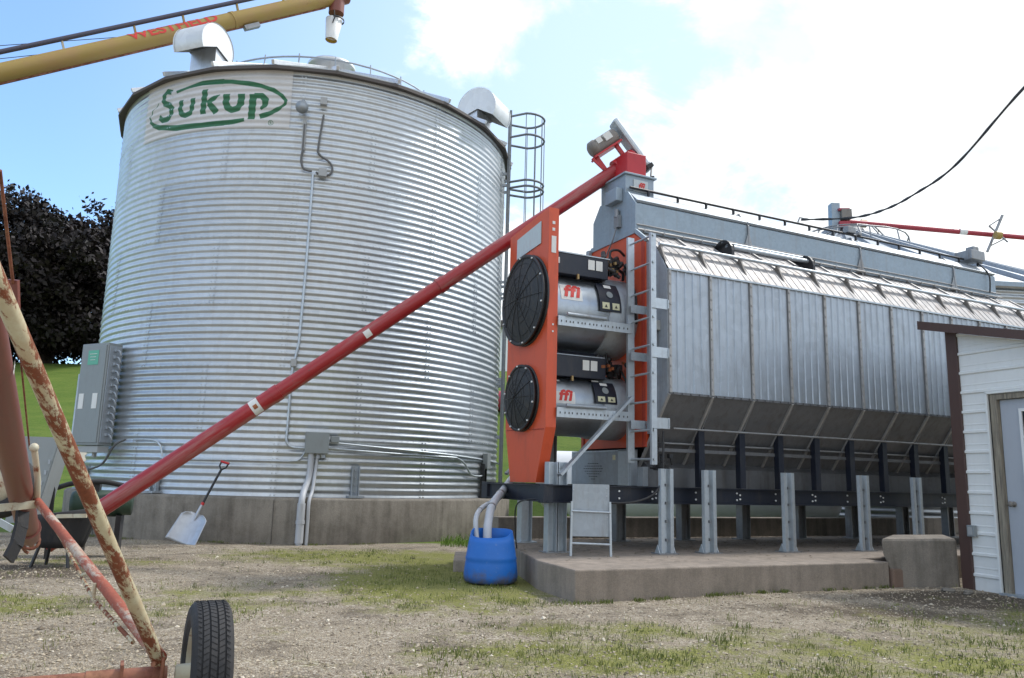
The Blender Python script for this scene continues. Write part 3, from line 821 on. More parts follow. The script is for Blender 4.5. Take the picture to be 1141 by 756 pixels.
b = MB(); b.tube([(-.44, -.05, -1.0), (-.44, -.05, .35), (-.40, .1, .36)], .018, 8); b.build('stay', M['galv'], cab)

# bin ladder with safety cage
lad = empty('ladder', bpt(86, 0, BR+.10), R(87)); lad.parent = binr      # local -y points away from the wall
def ld(x, y, z): return (x, y, z)
for s in (-1, 1):
    b = MB(); top = 8.95 if s > 0 else 8.72
    for k in range(1):
        b.bar((s*.2, 0, .82), (s*.2, 0, top), .07, .05, (0, 1, 0))
    b.build('rail', M['darkgalv'], lad)
z = 1.1
while z < 8.0:
    b = MB(); b.tube([(-.2, 0, z), (.2, 0, z)], .012, 6); b.build('rung', M['galv_dull'], lad); z += .31
for z in (7.33, 7.08, 5.0, 3.0, 1.85, 4.75, 2.9):
    b = MB(); b.bar((-.2, 0, z), (-.2, .16, z), .05, .05); b.bar((.2, 0, z), (.2, .16, z), .05, .05); build_each(b, 'wall_bracket', M['galv_dull'], lad)
def hoop(z, rr=.36):
    return [(-.2, 0, z)]+[(rr*math.cos(a), -.36-rr*math.sin(a)*1.05, z) for a in [PI-k*PI/12 for k in range(0, 13)]]+[(.2, 0, z)]
for z in (8.62, 8.15, 7.15, 7.02):
    b = MB(); H = hoop(z); b.tube(H, .024, 6); b.build('cage_hoop', M['darkgalv'], lad)
b = MB()
for k in (1, 3, 5, 7, 9, 11, 13):
    p = hoop(8.62)[k]; b.tube([p, (p[0], p[1], 6.2)], .009, 5)
b.build('cage_bar', M['darkgalv'], lad)
# ------------------------------------------------------------------ the grain dryer
dry = empty('grain_dryer', (OX, OY, 0), DRZ, 'long galvanised grain dryer with an orange fan end on the concrete pad', 'grain dryer')
def W2(u, v, z): return V((OX+u*DC-v*DS, OY+u*DS+v*DC, z))
UL = 7.44; MOD = .62; NM = 12; CV = 1.12; VW = 2.24; PADZ = .27
# vertical side panels with raised ribs
def side_panel(k, flip=False):
    u0 = k*MOD+.022; u1 = (k+1)*MOD-.022
    ribs = [u0+(u1-u0)*q for q in (.2, .4, .6, .8)]
    prof = [(u0, 0)]
    for r in ribs: prof += [(r-.018, 0), (r-.009, -.012), (r+.009, -.012), (r+.018, 0)]
    prof += [(u1, 0)]
    b = MB(); f = (lambda p, q, t: (p, q, t)) if not flip else (lambda p, q, t: (p, VW-q, t))
    b.prism(prof, f, 2.05, 3.5, closed=False)
    return b.build('side_panel', M['panel'], dry)
for k in range(NM): side_panel(k); 
for k in (0, 6, 11): pass
b = MB(); b.box2((0, VW-.01, 2.05), (UL, VW, 3.5)); b.build('side_panel', M['panel'], dry)
def rib_sheet(name, p0, p1, nrm, mat, k0=0, k1=NM, per=5, ribh=.006):
    """sheet from p0 to p1 (v, z), ribs run between them"""
    for k in range(k0, k1):
        u0 = k*MOD+.004; u1 = (k+1)*MOD-.004; prof = [(u0, 0)]
        for j in range(per):
            r = u0+(u1-u0)*(j+.5)/per; prof += [(r-.016, 0), (r-.008, ribh), (r+.008, ribh), (r+.016, 0)]
        prof += [(u1, 0)]
        b = MB()
        def f(p, q, t): return (p, p0[0]+(p1[0]-p0[0])*t+nrm[0]*q, p0[1]+(p1[1]-p0[1])*t+nrm[1]*q)
        b.prism(prof, f, 0, 1, closed=False)
        b.build(name, M[mat], dry)
rib_sheet('roof_panel', (-.02, 3.505), (.20, 3.79), (-.79, .61), 'roofpanel')
rib_sheet('roof_panel', (.20, 3.79), (.66, 4.13), (-.6, .8), 'roofpanel')
b = MB(); b.add([(0, VW+.02, 3.505), (UL, VW+.02, 3.505), (UL, VW-.2, 3.79), (0, VW-.2, 3.79), (0, VW-.66, 4.13), (UL, VW-.66, 4.13)], [(0, 1, 2, 3), (3, 2, 5, 4)]); b.build('roof_panel', M['roofpanel'], dry)
# hopper under the side panels
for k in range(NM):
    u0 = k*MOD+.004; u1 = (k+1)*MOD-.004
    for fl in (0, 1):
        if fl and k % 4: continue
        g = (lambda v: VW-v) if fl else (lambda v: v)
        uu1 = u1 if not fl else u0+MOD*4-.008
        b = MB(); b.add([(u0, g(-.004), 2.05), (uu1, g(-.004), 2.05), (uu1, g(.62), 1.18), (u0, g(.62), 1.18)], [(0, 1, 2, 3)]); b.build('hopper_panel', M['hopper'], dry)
b = MB()
for k in range(NM+1):
    u = k*MOD
    b.bar((u, -.01, 2.04), (u, .60, 1.20), .03, .03, (1, 0, 0))
b.build('hopper_rib', M['batten'], dry)
b = MB(); b.box2((0, -.012, 2.035), (UL, .01, 2.062)); 
for k in range(NM*5): b.box((k*MOD/5+.06, -.02, 2.05), (.018, .014, .018))
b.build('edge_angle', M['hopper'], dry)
b = MB(); b.box2((0, -.03, 3.485), (UL, .0, 3.505)); b.build('drip_edge', M['galv'], dry)
# seam battens with bolts
for k in range(NM+1):
    u = k*MOD; u = min(max(u, .02), UL-.02)
    b = MB(); b.box((u, -.012, 2.775), (.036, .02, 1.44))
    for j in range(12): b.box((u, -.026, 2.12+j*.12), (.02, .012, .02))
    b.build('seam_batten', M['batten'], dry)
    b = MB(); P = [(.05, 3.60), (.15, 3.83), (.19, 3.83), (.19, 3.78)]
    b.ux(P, u-.012, u+.012); b.box((u+.0, .16, 3.80), (.04, .04, .05)); b.build('roof_bracket', M['motor'], dry, bevel=.003)
    b = MB(); b.bar((u, .20, 3.80), (u, .66, 4.14), .03, .035, (1, 0, 0)); b.build('roof_seam', M['batten'], dry)
b = MB(); b.tube([(.0, .16, 3.845), (UL, .16, 3.845)], .022, 8); b.build('roof_rail', M['galv'], dry)
b = MB(); b.tube([(.0, .60, 4.15), (UL-.3, .60, 4.15)], .014, 8); b.tube([(.0, .62, 4.22), (UL-.3, .62, 4.22)], .008, 6)
for k in range(24): b.box((.1+k*.3, .605, 4.145), (.015, .04, .03))
b.build('hood_rail', M['batten'], dry)
# cross shaft with black end plates on the roof
for u in (1.22, 2.62):
    b = MB(); P = [(.26, 3.86)]+[(.45+.19*math.cos(a), 3.95+.2*math.sin(a)) for a in [PI*.96-k*PI/9*.9 for k in range(10)]]+[(.64, 4.1)]
    b.ux(P, u-.02, u+.02); b.box((u+.03, .34, 3.99), (.04, .1, .16)); b.build('shaft_plate', M['black'], dry, bevel=.004)
b = MB(); b.tube([(1.2, .36, 4.05), (2.62, .36, 4.05)], .028, 10); b.tube([(1.2, .44, 4.12), (2.62, .44, 4.12)], .018, 10); b.build('roof_shaft', M['galv'], dry)
# top distribution hood in four lengths
HP = [(.64, 4.13), (.64, 4.50), (.80, 4.69), (1.44, 4.69), (1.60, 4.50), (1.60, 4.13)]
cuts = [0, 1.82, 3.95, 6.02, 7.06]
for i in range(4):
    b = MB(); b.ux(HP, cuts[i]+.002, cuts[i+1]-.002, caps=(i in (0, 3))); b.build('hood', M['hood'], dry)
    b = MB(); b.bar((cuts[i]+.01, .715, 4.602), (cuts[i+1]-.01, .715, 4.602), .03, .215, (0, -.76, -.65)); b.build('hood_bevel', M['galv_dull'], dry)
    if i:
        b = MB(); u = cuts[i]; Q = [(.60, 4.10), (.62, 4.50), (.79, 4.715), (1.45, 4.715), (1.62, 4.5), (1.64, 4.10)]
        b.ux(Q, u-.012, u+.012); b.add([(u-.1, .63, 4.13), (u+.1, .63, 4.13), (u, .60, 4.13), (u, .62, 4.42)], [(0, 2, 3), (2, 1, 3)]); b.build('hood_flange', M['galv_old'], dry)
b = MB(); b.tube([(.02, .80, 4.765), (7.0, .80, 4.765)], .018, 8)
for k in range(15): b.box((.3+k*.47, .79, 4.725), (.022, .03, .07))
b.build('hood_top_rail', M['black'], dry)
b = MB(); b.box((3.95, .80, 4.83), (.16, .1, .10)); b.box((4.14, .8, 4.80), (.06, .08, .05)); b.tube([(2.9, .8, 4.76), (2.95, .8, 4.86), (3.1, .8, 4.87)], .012, 6); b.box((6.7, .8, 4.82), (.34, .3, .16)); b.box((6.72, .76, 4.93), (.14, .14, .10))
build_each(b, 'hood_fitting', M['galv_old'], dry, bevel=.01)
b = MB(); b.tube(smooth_path([(6.8, .74, 4.72), (6.85, .60, 4.5), (6.84, .60, 4.2)], 5), .012, 6); b.build('cable', M['wire'], dry)
# near end: orange wall, grey plenum ends
OW = [(.40, 1.45), (.40, 3.92), (.66, 4.11), (1.58, 4.11), (1.84, 3.92), (1.84, 1.45)]
b = MB(); b.ux(OW, -.03, .01); b.build('end_wall', M['orange'], dry)
b = MB(); b.box2((-.045, .40, 1.45), (-.031, .46, 3.95)); b.box2((-.045, 1.78, 1.45), (-.031, 1.84, 3.95)); build_each(b, 'end_trim', M['orange_dark'], dry)
for fl in (0, 1):
    g = (lambda v: VW-v) if fl else (lambda v: v)
    P = [(g(v), z) for v, z in [(0, 2.05), (0, 3.5), (.19, 3.78), (.40, 3.93), (.40, 1.6), (.32, 1.60)]]
    b = MB(); b.ux(P, -.012, 0.004); b.build('plenum_end', M['galv_dull'], dry)
b = MB(); Pf = [(.62, 4.11), (.62, 4.50), (.79, 4.70), (1.45, 4.70), (1.62, 4.50), (1.62, 4.11)]
b.ux(Pf, -.02, -.002); b.bar((-.03, .60, 4.12), (-.03, 1.64, 4.12), .03, .06); b.bar((-.03, .6, 4.12), (-.03, .38, 3.95), .03, .05); b.bar((-.03, 1.64, 4.12), (-.03, 1.86, 3.95), .03, .05)
b.build('hood_end', M['hood'], dry)
b = MB(); b.box((-.05, .98, 4.34), (.05, .10, .16)); b.tube([(-.06, .98, 4.4), (-.06, .98, 4.5)], .03, 8); b.tube(smooth_path([(-.06, .98, 4.28), (-.08, 1.05, 4.1), (-.07, 1.2, 3.95), (-.08, 1.35, 3.7)], 5), .010, 6); b.build('sensor_box', M['galv_old'], dry)
b = MB(); b.box((-.06, 1.66, 4.06), (.06, .07, .12)); b.build('corner_cover', M['galv_dull'], dry, bevel=.01)
# far end
b = MB(); b.ux([(0, 2.05), (0, 3.5), (.19, 3.78), (.64, 4.1), (1.6, 4.1), (2.05, 3.78), (VW, 3.5), (VW, 2.05), (1.62, 1.18), (.62, 1.18)], UL-.01, UL+.01); b.build('end_wall', M['galv_dull'], dry)
# centre trough and lower structure
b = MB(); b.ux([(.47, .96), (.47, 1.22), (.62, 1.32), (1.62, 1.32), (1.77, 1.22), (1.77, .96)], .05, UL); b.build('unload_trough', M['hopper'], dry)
b = MB()
for v, z in ((.12, 1.66), (.33, 1.50), (.50, 1.38)): b.tube([(.15, v, z), (UL, v, z)], .013, 6)
build_each(b, 'slide_rod', M['galv_old'], dry)
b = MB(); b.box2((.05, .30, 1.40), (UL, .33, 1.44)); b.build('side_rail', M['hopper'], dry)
# columns under the hopper, both sides
for fl in (0, 1):
    g = (lambda v: VW-v) if fl else (lambda v: v)
    for k in range(1, NM+1):
        u = k*MOD+.03
        if u > UL: u = UL-.05
        b = MB(); b.box((u, g(.24), 1.355), (.085, .012, .71)); b.box((u-.036, g(.28), 1.355), (.012, .07, .71)); b.box((u+.036, g(.28), 1.355), (.012, .07, .71))
        b.build('column', M['navy'], dry)
        if not fl:
            b = MB(); b.add([(u-.006, .02, 1.99), (u-.006, .235, 1.97), (u-.006, .235, 1.66), (u+.006, .02, 1.99), (u+.006, .235, 1.97), (u+.006, .235, 1.66)], [(0, 1, 2), (3, 5, 4), (0, 3, 4, 1), (0, 2, 5, 3), (1, 4, 5, 2)])
            b.build('gusset', M['galv_old'], dry)
# skid beams
def ibeam(mb, p0, p1, h, w_, t=.012, up=(0, 0, 1)):
    p0 = V(p0); p1 = V(p1); e = (p1-p0).normalized(); sd = e.cross(V(up)).normalized(); u = sd.cross(e)
    mb.bar(p0, p1, t, h-2*t-.001, up)
    mb.bar(p0+u*(h/2-t/2), p1+u*(h/2-t/2), w_, t, up); mb.bar(p0-u*(h/2-t/2), p1-u*(h/2-t/2), w_, t, up)
BZ = .90
for v in (.33, VW-.33):
    b = MB(); ibeam(b, (-1.38, v, BZ), (UL+.1, v, BZ), .19, .10)
    so_ = b.build('skid_beam', M['navy'], dry)
    if v < 1:
        b = MB()
        for k in range(NM):
            for du, dz in ((-.02, .04), (-.02, -.04), (.03, .02), (.03, -.03)):
                if k % 2 and du > 0: continue
                b.tube([(k*MOD+.02+du, v-.006, BZ+dz), (k*MOD+.02+du, v-.016, BZ+dz)], .011, 8)
        b.tube([(-.45, v-.006, BZ+.04), (-.45, v-.016, BZ+.04)], .011, 8); b.tube([(-.45, v-.006, BZ-.04), (-.45, v-.016, BZ-.04)], .011, 8)
        build_each(b, 'bolt', M['white'], so_)
for u in (-1.38, -.1, 2.4, 4.9, UL):
    b = MB(); ibeam(b, (u, .39, BZ), (u, VW-.39, BZ), .18, .09); b.build('cross_beam', M['navy'], dry)
b = MB(); b.box2((-1.42, .30, .80), (-1.30, .42, 1.0)); b.box2((-1.42, 1.78, .80), (-1.30, 1.94, 1.0)); build_each(b, 'beam_end', M['navy'], dry, bevel=.004)
# I-section legs on the pad
LEG = []
for v, us in ((1.80, (-.88, .52, 1.58, 2.66, 3.74, 4.85, 6.0, 7.1)), (.33, (7.3,))):
    for u in us:
        b = MB(); ibeam(b, (u, v, PADZ), (u, v, BZ-.097), .15, .13, .012, (1, 0, 0)); b.box((u, v, PADZ+.008), (.24, .24, .016)); b.build('leg', M['galv_old'] if u > 0 else M['galv'], dry)
# ---- fan end
FU = -1.30
fan_out = [(.47, 4.16), (.47, 1.62), (.68, 1.01), (1.33, 1.01), (1.50, 1.64), (1.50, 4.06)]
b = MB(); b.ux(fan_out, FU-.02, FU+.0); 
pan = b.build('fan_panel', M['orange'], dry)
b = MB()   # folded edges give the panel its depth
for i in range(6):
    p = fan_out[i]; q = fan_out[(i+1) % 6]
    b.bar((FU+.055, p[0], p[1]), (FU+.055, q[0], q[1]), .012, .11, (1, 0, 0)) if False else b.add([(FU, p[0], p[1]), (FU, q[0], q[1]), (FU+.11, q[0], q[1]), (FU+.11, p[0], p[1])], [(0, 1, 2, 3)])
b.build('panel_flange', M['orange'], pan)
b = MB(); b.ux([(fan_out[i][0]*.985+.015, fan_out[i][1]*.995+.01) for i in range(6)], FU+.105, FU+.108); b.build('back_sheet', M['orange_dark'], pan)
b = MB()
for z in (3.98, 3.90): b.box((FU+.04, .466, z), (.035, .004, .035))
b.box((FU+.045, .466, 3.72), (.06, .004, .20)); b.box((FU+.05, .466, 2.78), (.02, .004, .02)); b.box((FU+.05, .466, 2.70), (.02, .004, .02))
build_each(b, 'decal', M['label'], pan)
b = MB(); sl = .30
def slab(v0, v1, z0, z1, du):   # slanted plate: right side higher
    return [(FU-.02-du, v0, z0+sl*0), (FU-.02-du, v1, z0-(v1-v0)*.33), (FU-.02-du, v1, z1-(v1-v0)*.33), (FU-.02-du, v0, z1)]
P = [(FU-.024, .65, 3.77), (FU-.024, 1.28, 3.72), (FU-.024, 1.28, 3.97), (FU-.024, .65, 4.04)]; P2 = [(p[0]-.008, p[1], p[2]) for p in P]
b.add(P+P2, [(4, 5, 6, 7), (0, 1, 5, 4), (1, 2, 6, 5), (2, 3, 7, 6), (3, 0, 4, 7)]); b.build('name_plate', M['label_pale'], pan)
b = MB(); b.tube([(FU-.026, .5, 1.60), (FU-.026, 1.47, 1.62)], .004, 5); b.build('crease', M['orange_dark'], pan)
def fan(v, z, r, dep):
    f = empty('fan', (FU-.02, v, z)); f.parent = dry; f.empty_display_size = .1
    b = MB(); b.lathe([(r*1.00, 0), (r*1.0, -dep), (r*1.045, -dep), (r*1.045, -dep-.02), (r*.97, -dep-.02), (r*.95, -.02)], (0, 0, 0), (1, 0, 0), 40); b.lathe([(r*1.05, 0), (r*1.05, -.02), (r*1.0, -.02)], (0,0,0), (1,0,0), 40)
    b.build('shroud', M['black'], f)
    b = MB(); b.lathe([(.02, -dep-.075), (r*.25, -dep-.07), (r*.7, -dep-.045), (r*.98, -dep-.005)], (0, 0, 0), (1, 0, 0), 40)
    b.build('guard', M['mesh'], f)
    b = MB()
    for k in range(7): 
        R_ = r*(.14+.14*k); b.tube([(-dep-.078+.07*(R_/r)**2, R_*math.cos(a), R_*math.sin(a)) for a in [PI*2*j/36 for j in range(37)]], .0022, 4)
    for k in range(12):
        a = k*PI/6; b.tube([(-dep-.082+.07*(q)**2, r*q*math.cos(a), r*q*math.sin(a)) for q in (.05, .4, .7, .98)], .004, 4)
    b.build('guard_wire', M['black'], f)
    b = MB()
    for k in range(10):
        a = k*PI/5+.2; b.tube([(-dep-.018, r*1.0*math.cos(a), r*1.0*math.sin(a)), (-dep-.034, r*1.0*math.cos(a), r*1.0*math.sin(a))], .011, 6)
    b.build('bolt', M['white'], f)
fan(.98, 3.14, .525, .06)
fan(1.02, 1.98, .375, .05)
# burner tubes
def burner(vc, zc, r, lab_lo=False):
    f = empty('burner', (0, vc, zc)); f.parent = dry; f.empty_display_size = .1
    def cyl(a, u, rr=r+.004): a = R(a); return V((u, -rr*math.cos(a), rr*math.sin(a)))     # a: up from the near side
    b = MB(); b.lathe([(r, FU+.1), (r, -.42)], (0, 0, 0), (1, 0, 0), 48); b.build('drum', M['tin'], f)
    b = MB(); b.lathe([(r, -.43), (r+.02, -.42), (r+.02, -.03)], (0, 0, 0), (1, 0, 0), 48); b.build('collar', M['galv_dull'], f)
    # control box along the top
    s = r/.47
    b = MB(); P = [(-.42*s, .33*s+.05), (-.42*s, .33*s+.30), (-.30*s, .33*s+.36), (.2, .33*s+.36), (.2, .33*s+.05)]
    b.ux([(p[0], p[1]) for p in P], FU+.12, -.42 if not lab_lo else -.38); b.build('control_box', M['navy'], f, bevel=.006)
    b = MB(); b.add([(FU+.12, -.43*s, .33*s+.30), (-.40, -.43*s, .33*s+.30), (-.40, .2, .33*s+.42), (FU+.12, .2, .33*s+.42), (FU+.12, -.43*s, .33*s+.312), (-.40, -.43*s, .33*s+.312), (-.40, .2, .33*s+.43), (FU+.12, .2, .33*s+.43)], [(0,1,2,3),(4,5,6,7),(0,1,5,4),(1,2,6,5)]); b.build('box_lid', M['galv'] if not lab_lo else M['galv_dull'], f)
    b = MB(); b.box((-.66, -.422*s-.004, .33*s+.20), (.09, .006, .12)); b.box((-.55, -.422*s-.004, .33*s+.20), (.09, .006, .12)); b.box((-1.14, -.422*s-.004, .33*s+.2), (.09, .006, .07)); build_each(b, 'notice', M['label'], f)
    b = MB(); b.box((-.85, -.43*s, .33*s+.03), (.025, .03, .06)); b.build('latch', M['brass'], f)
    # black plate with warning labels, name label
    a0, a1, u0, u1 = (-2, 42, -.58, -.28) if not lab_lo else (2, 44, -.56, -.26)
    b = MB(); b.grid(lambda i, j: cyl(a0+(a1-a0)*j, u0+(u1-u0)*i, r+.03), 2, 10, True); 
    pl = b.build('data_plate', M['navy'], f)
    b = MB(); 
    b.grid(lambda i, j: cyl(a0+3+9*j, u0+.03+.10*i, r+.036), 1, 4); b.grid(lambda i, j: cyl(a0+3+9*j, u0+.17+.10*i, r+.036), 1, 4); build_each(b, 'warning_label', M['yellow_label'], pl)
    b = MB(); 
    for ux in (.08, .22): b.add([cyl(a0+5, u0+ux-.02, r+.039), cyl(a0+5, u0+ux+.02, r+.039), cyl(a0+9.5, u0+ux, r+.039)], [(0, 1, 2)])
    build_each(b, 'warning_mark', M['black_ink'], pl)
    b = MB(); b.grid(lambda i, j: cyl(a1-9+6*j, u0+.10+.10*i, r+.036), 1, 4); b.build('label', M['label'], pl)
    b = MB(); b.lathe([(0.0, .002), (.045, .002)], cyl((a0+a1)/2+2, (u0+u1)/2, r+.036), cyl((a0+a1)/2+2, 0, 1)-V((0, 0, 0)), 14); b.build('dial', M['greybox'], pl)
    if not lab_lo:
        b = MB(); A0, A1, U0, U1 = 8, 32, -1.09, -.80
        b.grid(lambda i, j: cyl(A0+(A1-A0)*j, U0+(U1-U0)*i, r+.003), 2, 8); lb = b.build('logo_label', M['label'], f)
        writing('logo', 'ffi', .215, lambda x, y: cyl((A0+A1)/2+1+math.degrees(y/r)*1.0, (U0+U1)/2+x*1.15, r+.007), M['red_ink'], lb, .22, .010, 2, 1.15)
    else:
        b = MB(); A0, A1, U0, U1 = -2, 20, -1.09, -.82
        b.grid(lambda i, j: cyl(A0+(A1-A0)*j, U0+(U1-U0)*i, r+.003), 2, 8); lb = b.build('logo_label', M['label'], f)
        writing('logo', 'ffi', .17, lambda x, y: cyl((A0+A1)/2+3+math.degrees(y/r), (U0+U1)/2+x*1.15, r+.007), M['red_ink'], lb, .22, .008, 2, 1.15)
        b = MB(); b.grid(lambda i, j: cyl(42+4*j, -1.08+.10*i), 1, 3); b.grid(lambda i, j: cyl(44+4*j, -.55+.10*i, r+.03), 1, 3); build_each(b, 'notice', M['label'], f)
        b = MB(); b.grid(lambda i, j: cyl(-18+12*j, -.56+.13*i, r+.01), 1, 4); b.build('label', M['yellow_label'], f)
    # gas train
    vt = MB(); rn = random.Random(int(zc*10))
    base = V((-.30, -.30*s, r+.10))
    for k in range(20):
        p = base+V((rn.uniform(-.20, .24), rn.uniform(-.14, .16), rn.uniform(-.10, .12)))
        vt.tube([p, p+V((rn.uniform(-.12, .12), rn.uniform(-.05, .05), rn.uniform(-.08, .08)))], rn.choice((.016, .022, .03)), 8)
        if k % 2: vt.box(p, (.05, .05, .06)) 
        else: vt.ball(p, .035, 8)
    vt.tube(smooth_path([base+V((-.2, 0, 0)), base, base+V((.18, .02, -.03)), base+V((.24, .1, -.1))], 4), .02, 8)
    vt.build('gas_valve_train', M['black'], f)
    vt = MB()
    for k in range(6):
        p = base+V((rn.uniform(-.16, .16), rn.uniform(-.16, -.05), rn.uniform(-.08, .06))); vt.box(p, (.03, .03, .035))
    vt.build('valve_fitting', M['copper'] if lab_lo else M['brass'], f)
    vt = MB(); vt.tube(smooth_path([base+V((.0, 0, .05)), base+V((.02, .05, .22)), base+V((.14, .05, .26)), base+V((.26, .1, .22))], 5), .016, 8)
    vt.tube(smooth_path([base+V((.15, -.05, 0)), (-.08, -r-.03, r*.5), (-.10, -r-.06, 0), (-.06, -r-.02, -.12)], 5), .014, 8)
    vt.build('hose', M['wire'], f)
    return f
burner(1.05, 3.05, .485)
burner(1.05, 1.93, .37, True)
# slotted support angles and braces
for z in (2.83, 1.79):
    b = MB(); b.box2((FU+.1, .43, z-.055), (-.2, .438, z+.055)); b.box2((FU+.1, .438, z+.047), (-.2, .50, z+.055)); an = b.build('support_angle', M['galv'], dry)
    b = MB(); rn = random.Random(5)
    for k in range(18): b.box((FU+.14+k*.052+(.01 if k % 3 else 0), .4265, z-.005), (.010, .004, .022))
    b.build('slot', M['black_ink'], an)
    b = MB(); b.tube([(FU+.2, .40, z+.075), (-.58, .40, z+.075)], .022, 6); b.build('cross_rod', M['galv_dull'], dry)
for z in (2.83, 1.79):
    b = MB(); b.box2((FU+.1, 1.68, z-.055), (-.03, 1.688, z+.055)); b.build('support_angle', M['galv'], dry)
b = MB(); b.bar((-1.16, .41, 1.10), (-.22, .41, 2.02), .03, .075, (0, 1, 0)); b.build('brace', M['galv'], dry)
b = MB(); b.bar((-1.2, 1.70, 1.10), (-.3, 1.70, 1.95), .03, .075, (0, 1, 0)); b.build('brace', M['galv_old'], dry)
for v in (1.62,):
    for u in (-.62, -1.05):
        b = MB(); ibeam(b, (u, v, 1.0), (u, v, 1.62), .12, .10, .012, (1, 0, 0)); b.build('post', M['galv_old'], dry)
b = MB(); b.box2((-.14, .56, 1.0), (-.035, 1.92, 1.42)); pb = b.build('access_box', M['galv_dull'], dry, bevel=.004)
b = MB(); b.box2((-.15, .575, 1.0), (-.141, .80, 1.42)); b.box2((-.15, .575, 1.40), (-.141, 1.9, 1.418)); b.build('box_trim', M['galv'], pb)
b = MB()
for i, n in enumerate((5, 8, 9, 8, 6, 4, 2)):
    for k in range(n):
        b.box((-.1425, 1.38+(k-(n-1)/2)*.052, 1.26-i*.032), (.004, .036, .007))
b.build('louvre', M['black_ink'], pb)
b = MB(); b.box((-.145, .90, 1.33), (.01, .05, .06)); b.build('notice', M['yellow_label'], pb)
b = MB(); b.box2((-.10, .36, 1.0), (-.03, .47, 1.22)); b.build('side_box', M['galv_dull'], dry)
# ladder on the near corner
dl_ = empty('ladder', (-.2, 0, 0)); dl_.parent = dry
for v, z0, z1 in ((.455, 1.26, 3.96), (.015, 1.24, 3.90)):
    b = MB(); b.box2((-.045, v-.006, z0), (.045, v+.006, z1)); s = 1 if v > .2 else -1
    b.box2((-.045, v+.006*s if s < 0 else v+.006, z0), (-.035, v-.03 if s < 0 else v+.03, z1)); b.build('rail', M['galv'], dl_)
for k in range(9):
    b = MB(); z = 1.30+k*.322; b.tube([(0, .015, z), (0, .455, z)], .013, 8); b.tube([(0, -.012, z), (0, .02, z)], .016, 8); b.build('rung', M['galv'], dl_)
for z in (1.70, 2.50, 3.07):
    b = MB(); b.box2((-.04, -.006, z-.06), (.21, .0, z+.06)); b.box2((-.035, .40, z-.05), (.19, .41, z+.05)); b.box2((.19, -.02, z-.05), (.2, .41, z+.05)); b.build('bracket', M['galv'], dl_)
b = MB(); b.box((-.03, .20, 2.85), (.10, .14, .12)); b.tube(smooth_path([(-.04, .18, 2.8), (-.05, .17, 2.6), (-.04, .25, 2.5)], 4), .014, 8); b.build('junction_box', M['greylight'], dry, bevel=.006)
b = MB(); b.tube(smooth_path([(.02, .13, 1.62), (.0, .11, 1.3), (-.02, .1, 1.1), (-.12, .12, .92), (-.4, .18, .82), (-.8, .3, .82)], 5), .013, 8); b.build('cable', M['wire'], dry)
b = MB(); rn = random.Random(9)
for k in range(12):
    p = V((.02+rn.uniform(-.06, .16), .22+rn.uniform(-.08, .06), 1.25+rn.uniform(-.05, .32))); b.box(p, (.05, .05, .05)); b.tube([p, p+V((rn.uniform(-.1, .1), 0, rn.uniform(-.12, .12)))], .012, 6)
b.build('pipe_fitting', M['black'], dry)
# inlet box on top
b = MB(); b.box2((-.02, .84, 4.70), (.42, 1.42, 4.96)); b.box2((-.05, .81, 4.95), (.45, 1.45, 4.975)); ib = b.build('inlet_box', M['hood'], dry, bevel=.004)
b = MB(); b.box2((.10, .828, 4.74), (.32, .838, 4.90)); b.build('label', M['label_pale'], ib)
writing('logo', 'ffi', .13, lambda x, y: (.21+x, .824, 4.815+y), M['red_ink'], ib, .3, .004)
b = MB(); b.box2((-.12, .90, 4.60), (-.02, 1.18, 4.78)); b.build('inlet_side_box', M['hood'], dry, bevel=.01)

# ------------------------------------------------------------------ long red transfer auger
E1 = W2(.34, 1.20, 5.36); E0 = V((-4.97, 9.12, .31)); ed = (E1-E0).normalized(); sdv = ed.cross(V((0, 0, 1))).normalized(); upv = sdv.cross(ed)
au = empty('transfer_auger', E0, 0, 'long red auger tube rising across the big bin to the dryer top', 'auger')
def A(t, s=0, u=0): return ed*t+sdv*s+upv*u      # along, right side, up
LA = (E1-E0).length
b = MB(); b.tube([A(-.2), A(LA*.33)], .098, 24); b.tube([A(LA*.33), A(LA)], .092, 24); b.build('tube', M['redtube'], au)
for t in (.33, .62):
    b = MB(); b.tube([A(LA*t-.05), A(LA*t+.05)], .103, 24); b.build('coupling_band', M['redtube'], au)
b = MB()
def ring_patch(t0, t1, a0, a1, rr):
    return lambda i, j: A(t0+(t1-t0)*i, rr*math.cos(R(a0+(a1-a0)*j)), rr*math.sin(R(a0+(a1-a0)*j)))
b.grid(ring_patch(2.42, 2.53, -70, 60, .1005), 1, 10); tl = b.build('label', M['label'], au)
b = MB(); b.grid(ring_patch(2.45, 2.50, -20, 10, .103), 1, 4); b.build('label_print', M['copper'], tl)
b = MB(); b.grid(ring_patch(4.0, 4.09, -40, 20, .0945), 1, 8); b.build('label', M['label'], au)
b = MB(); b.tube([A(LA-.30), A(LA+.02)], .135, 20)
q0 = A(LA-.34); 
b.build('head', M['redclean'], au)
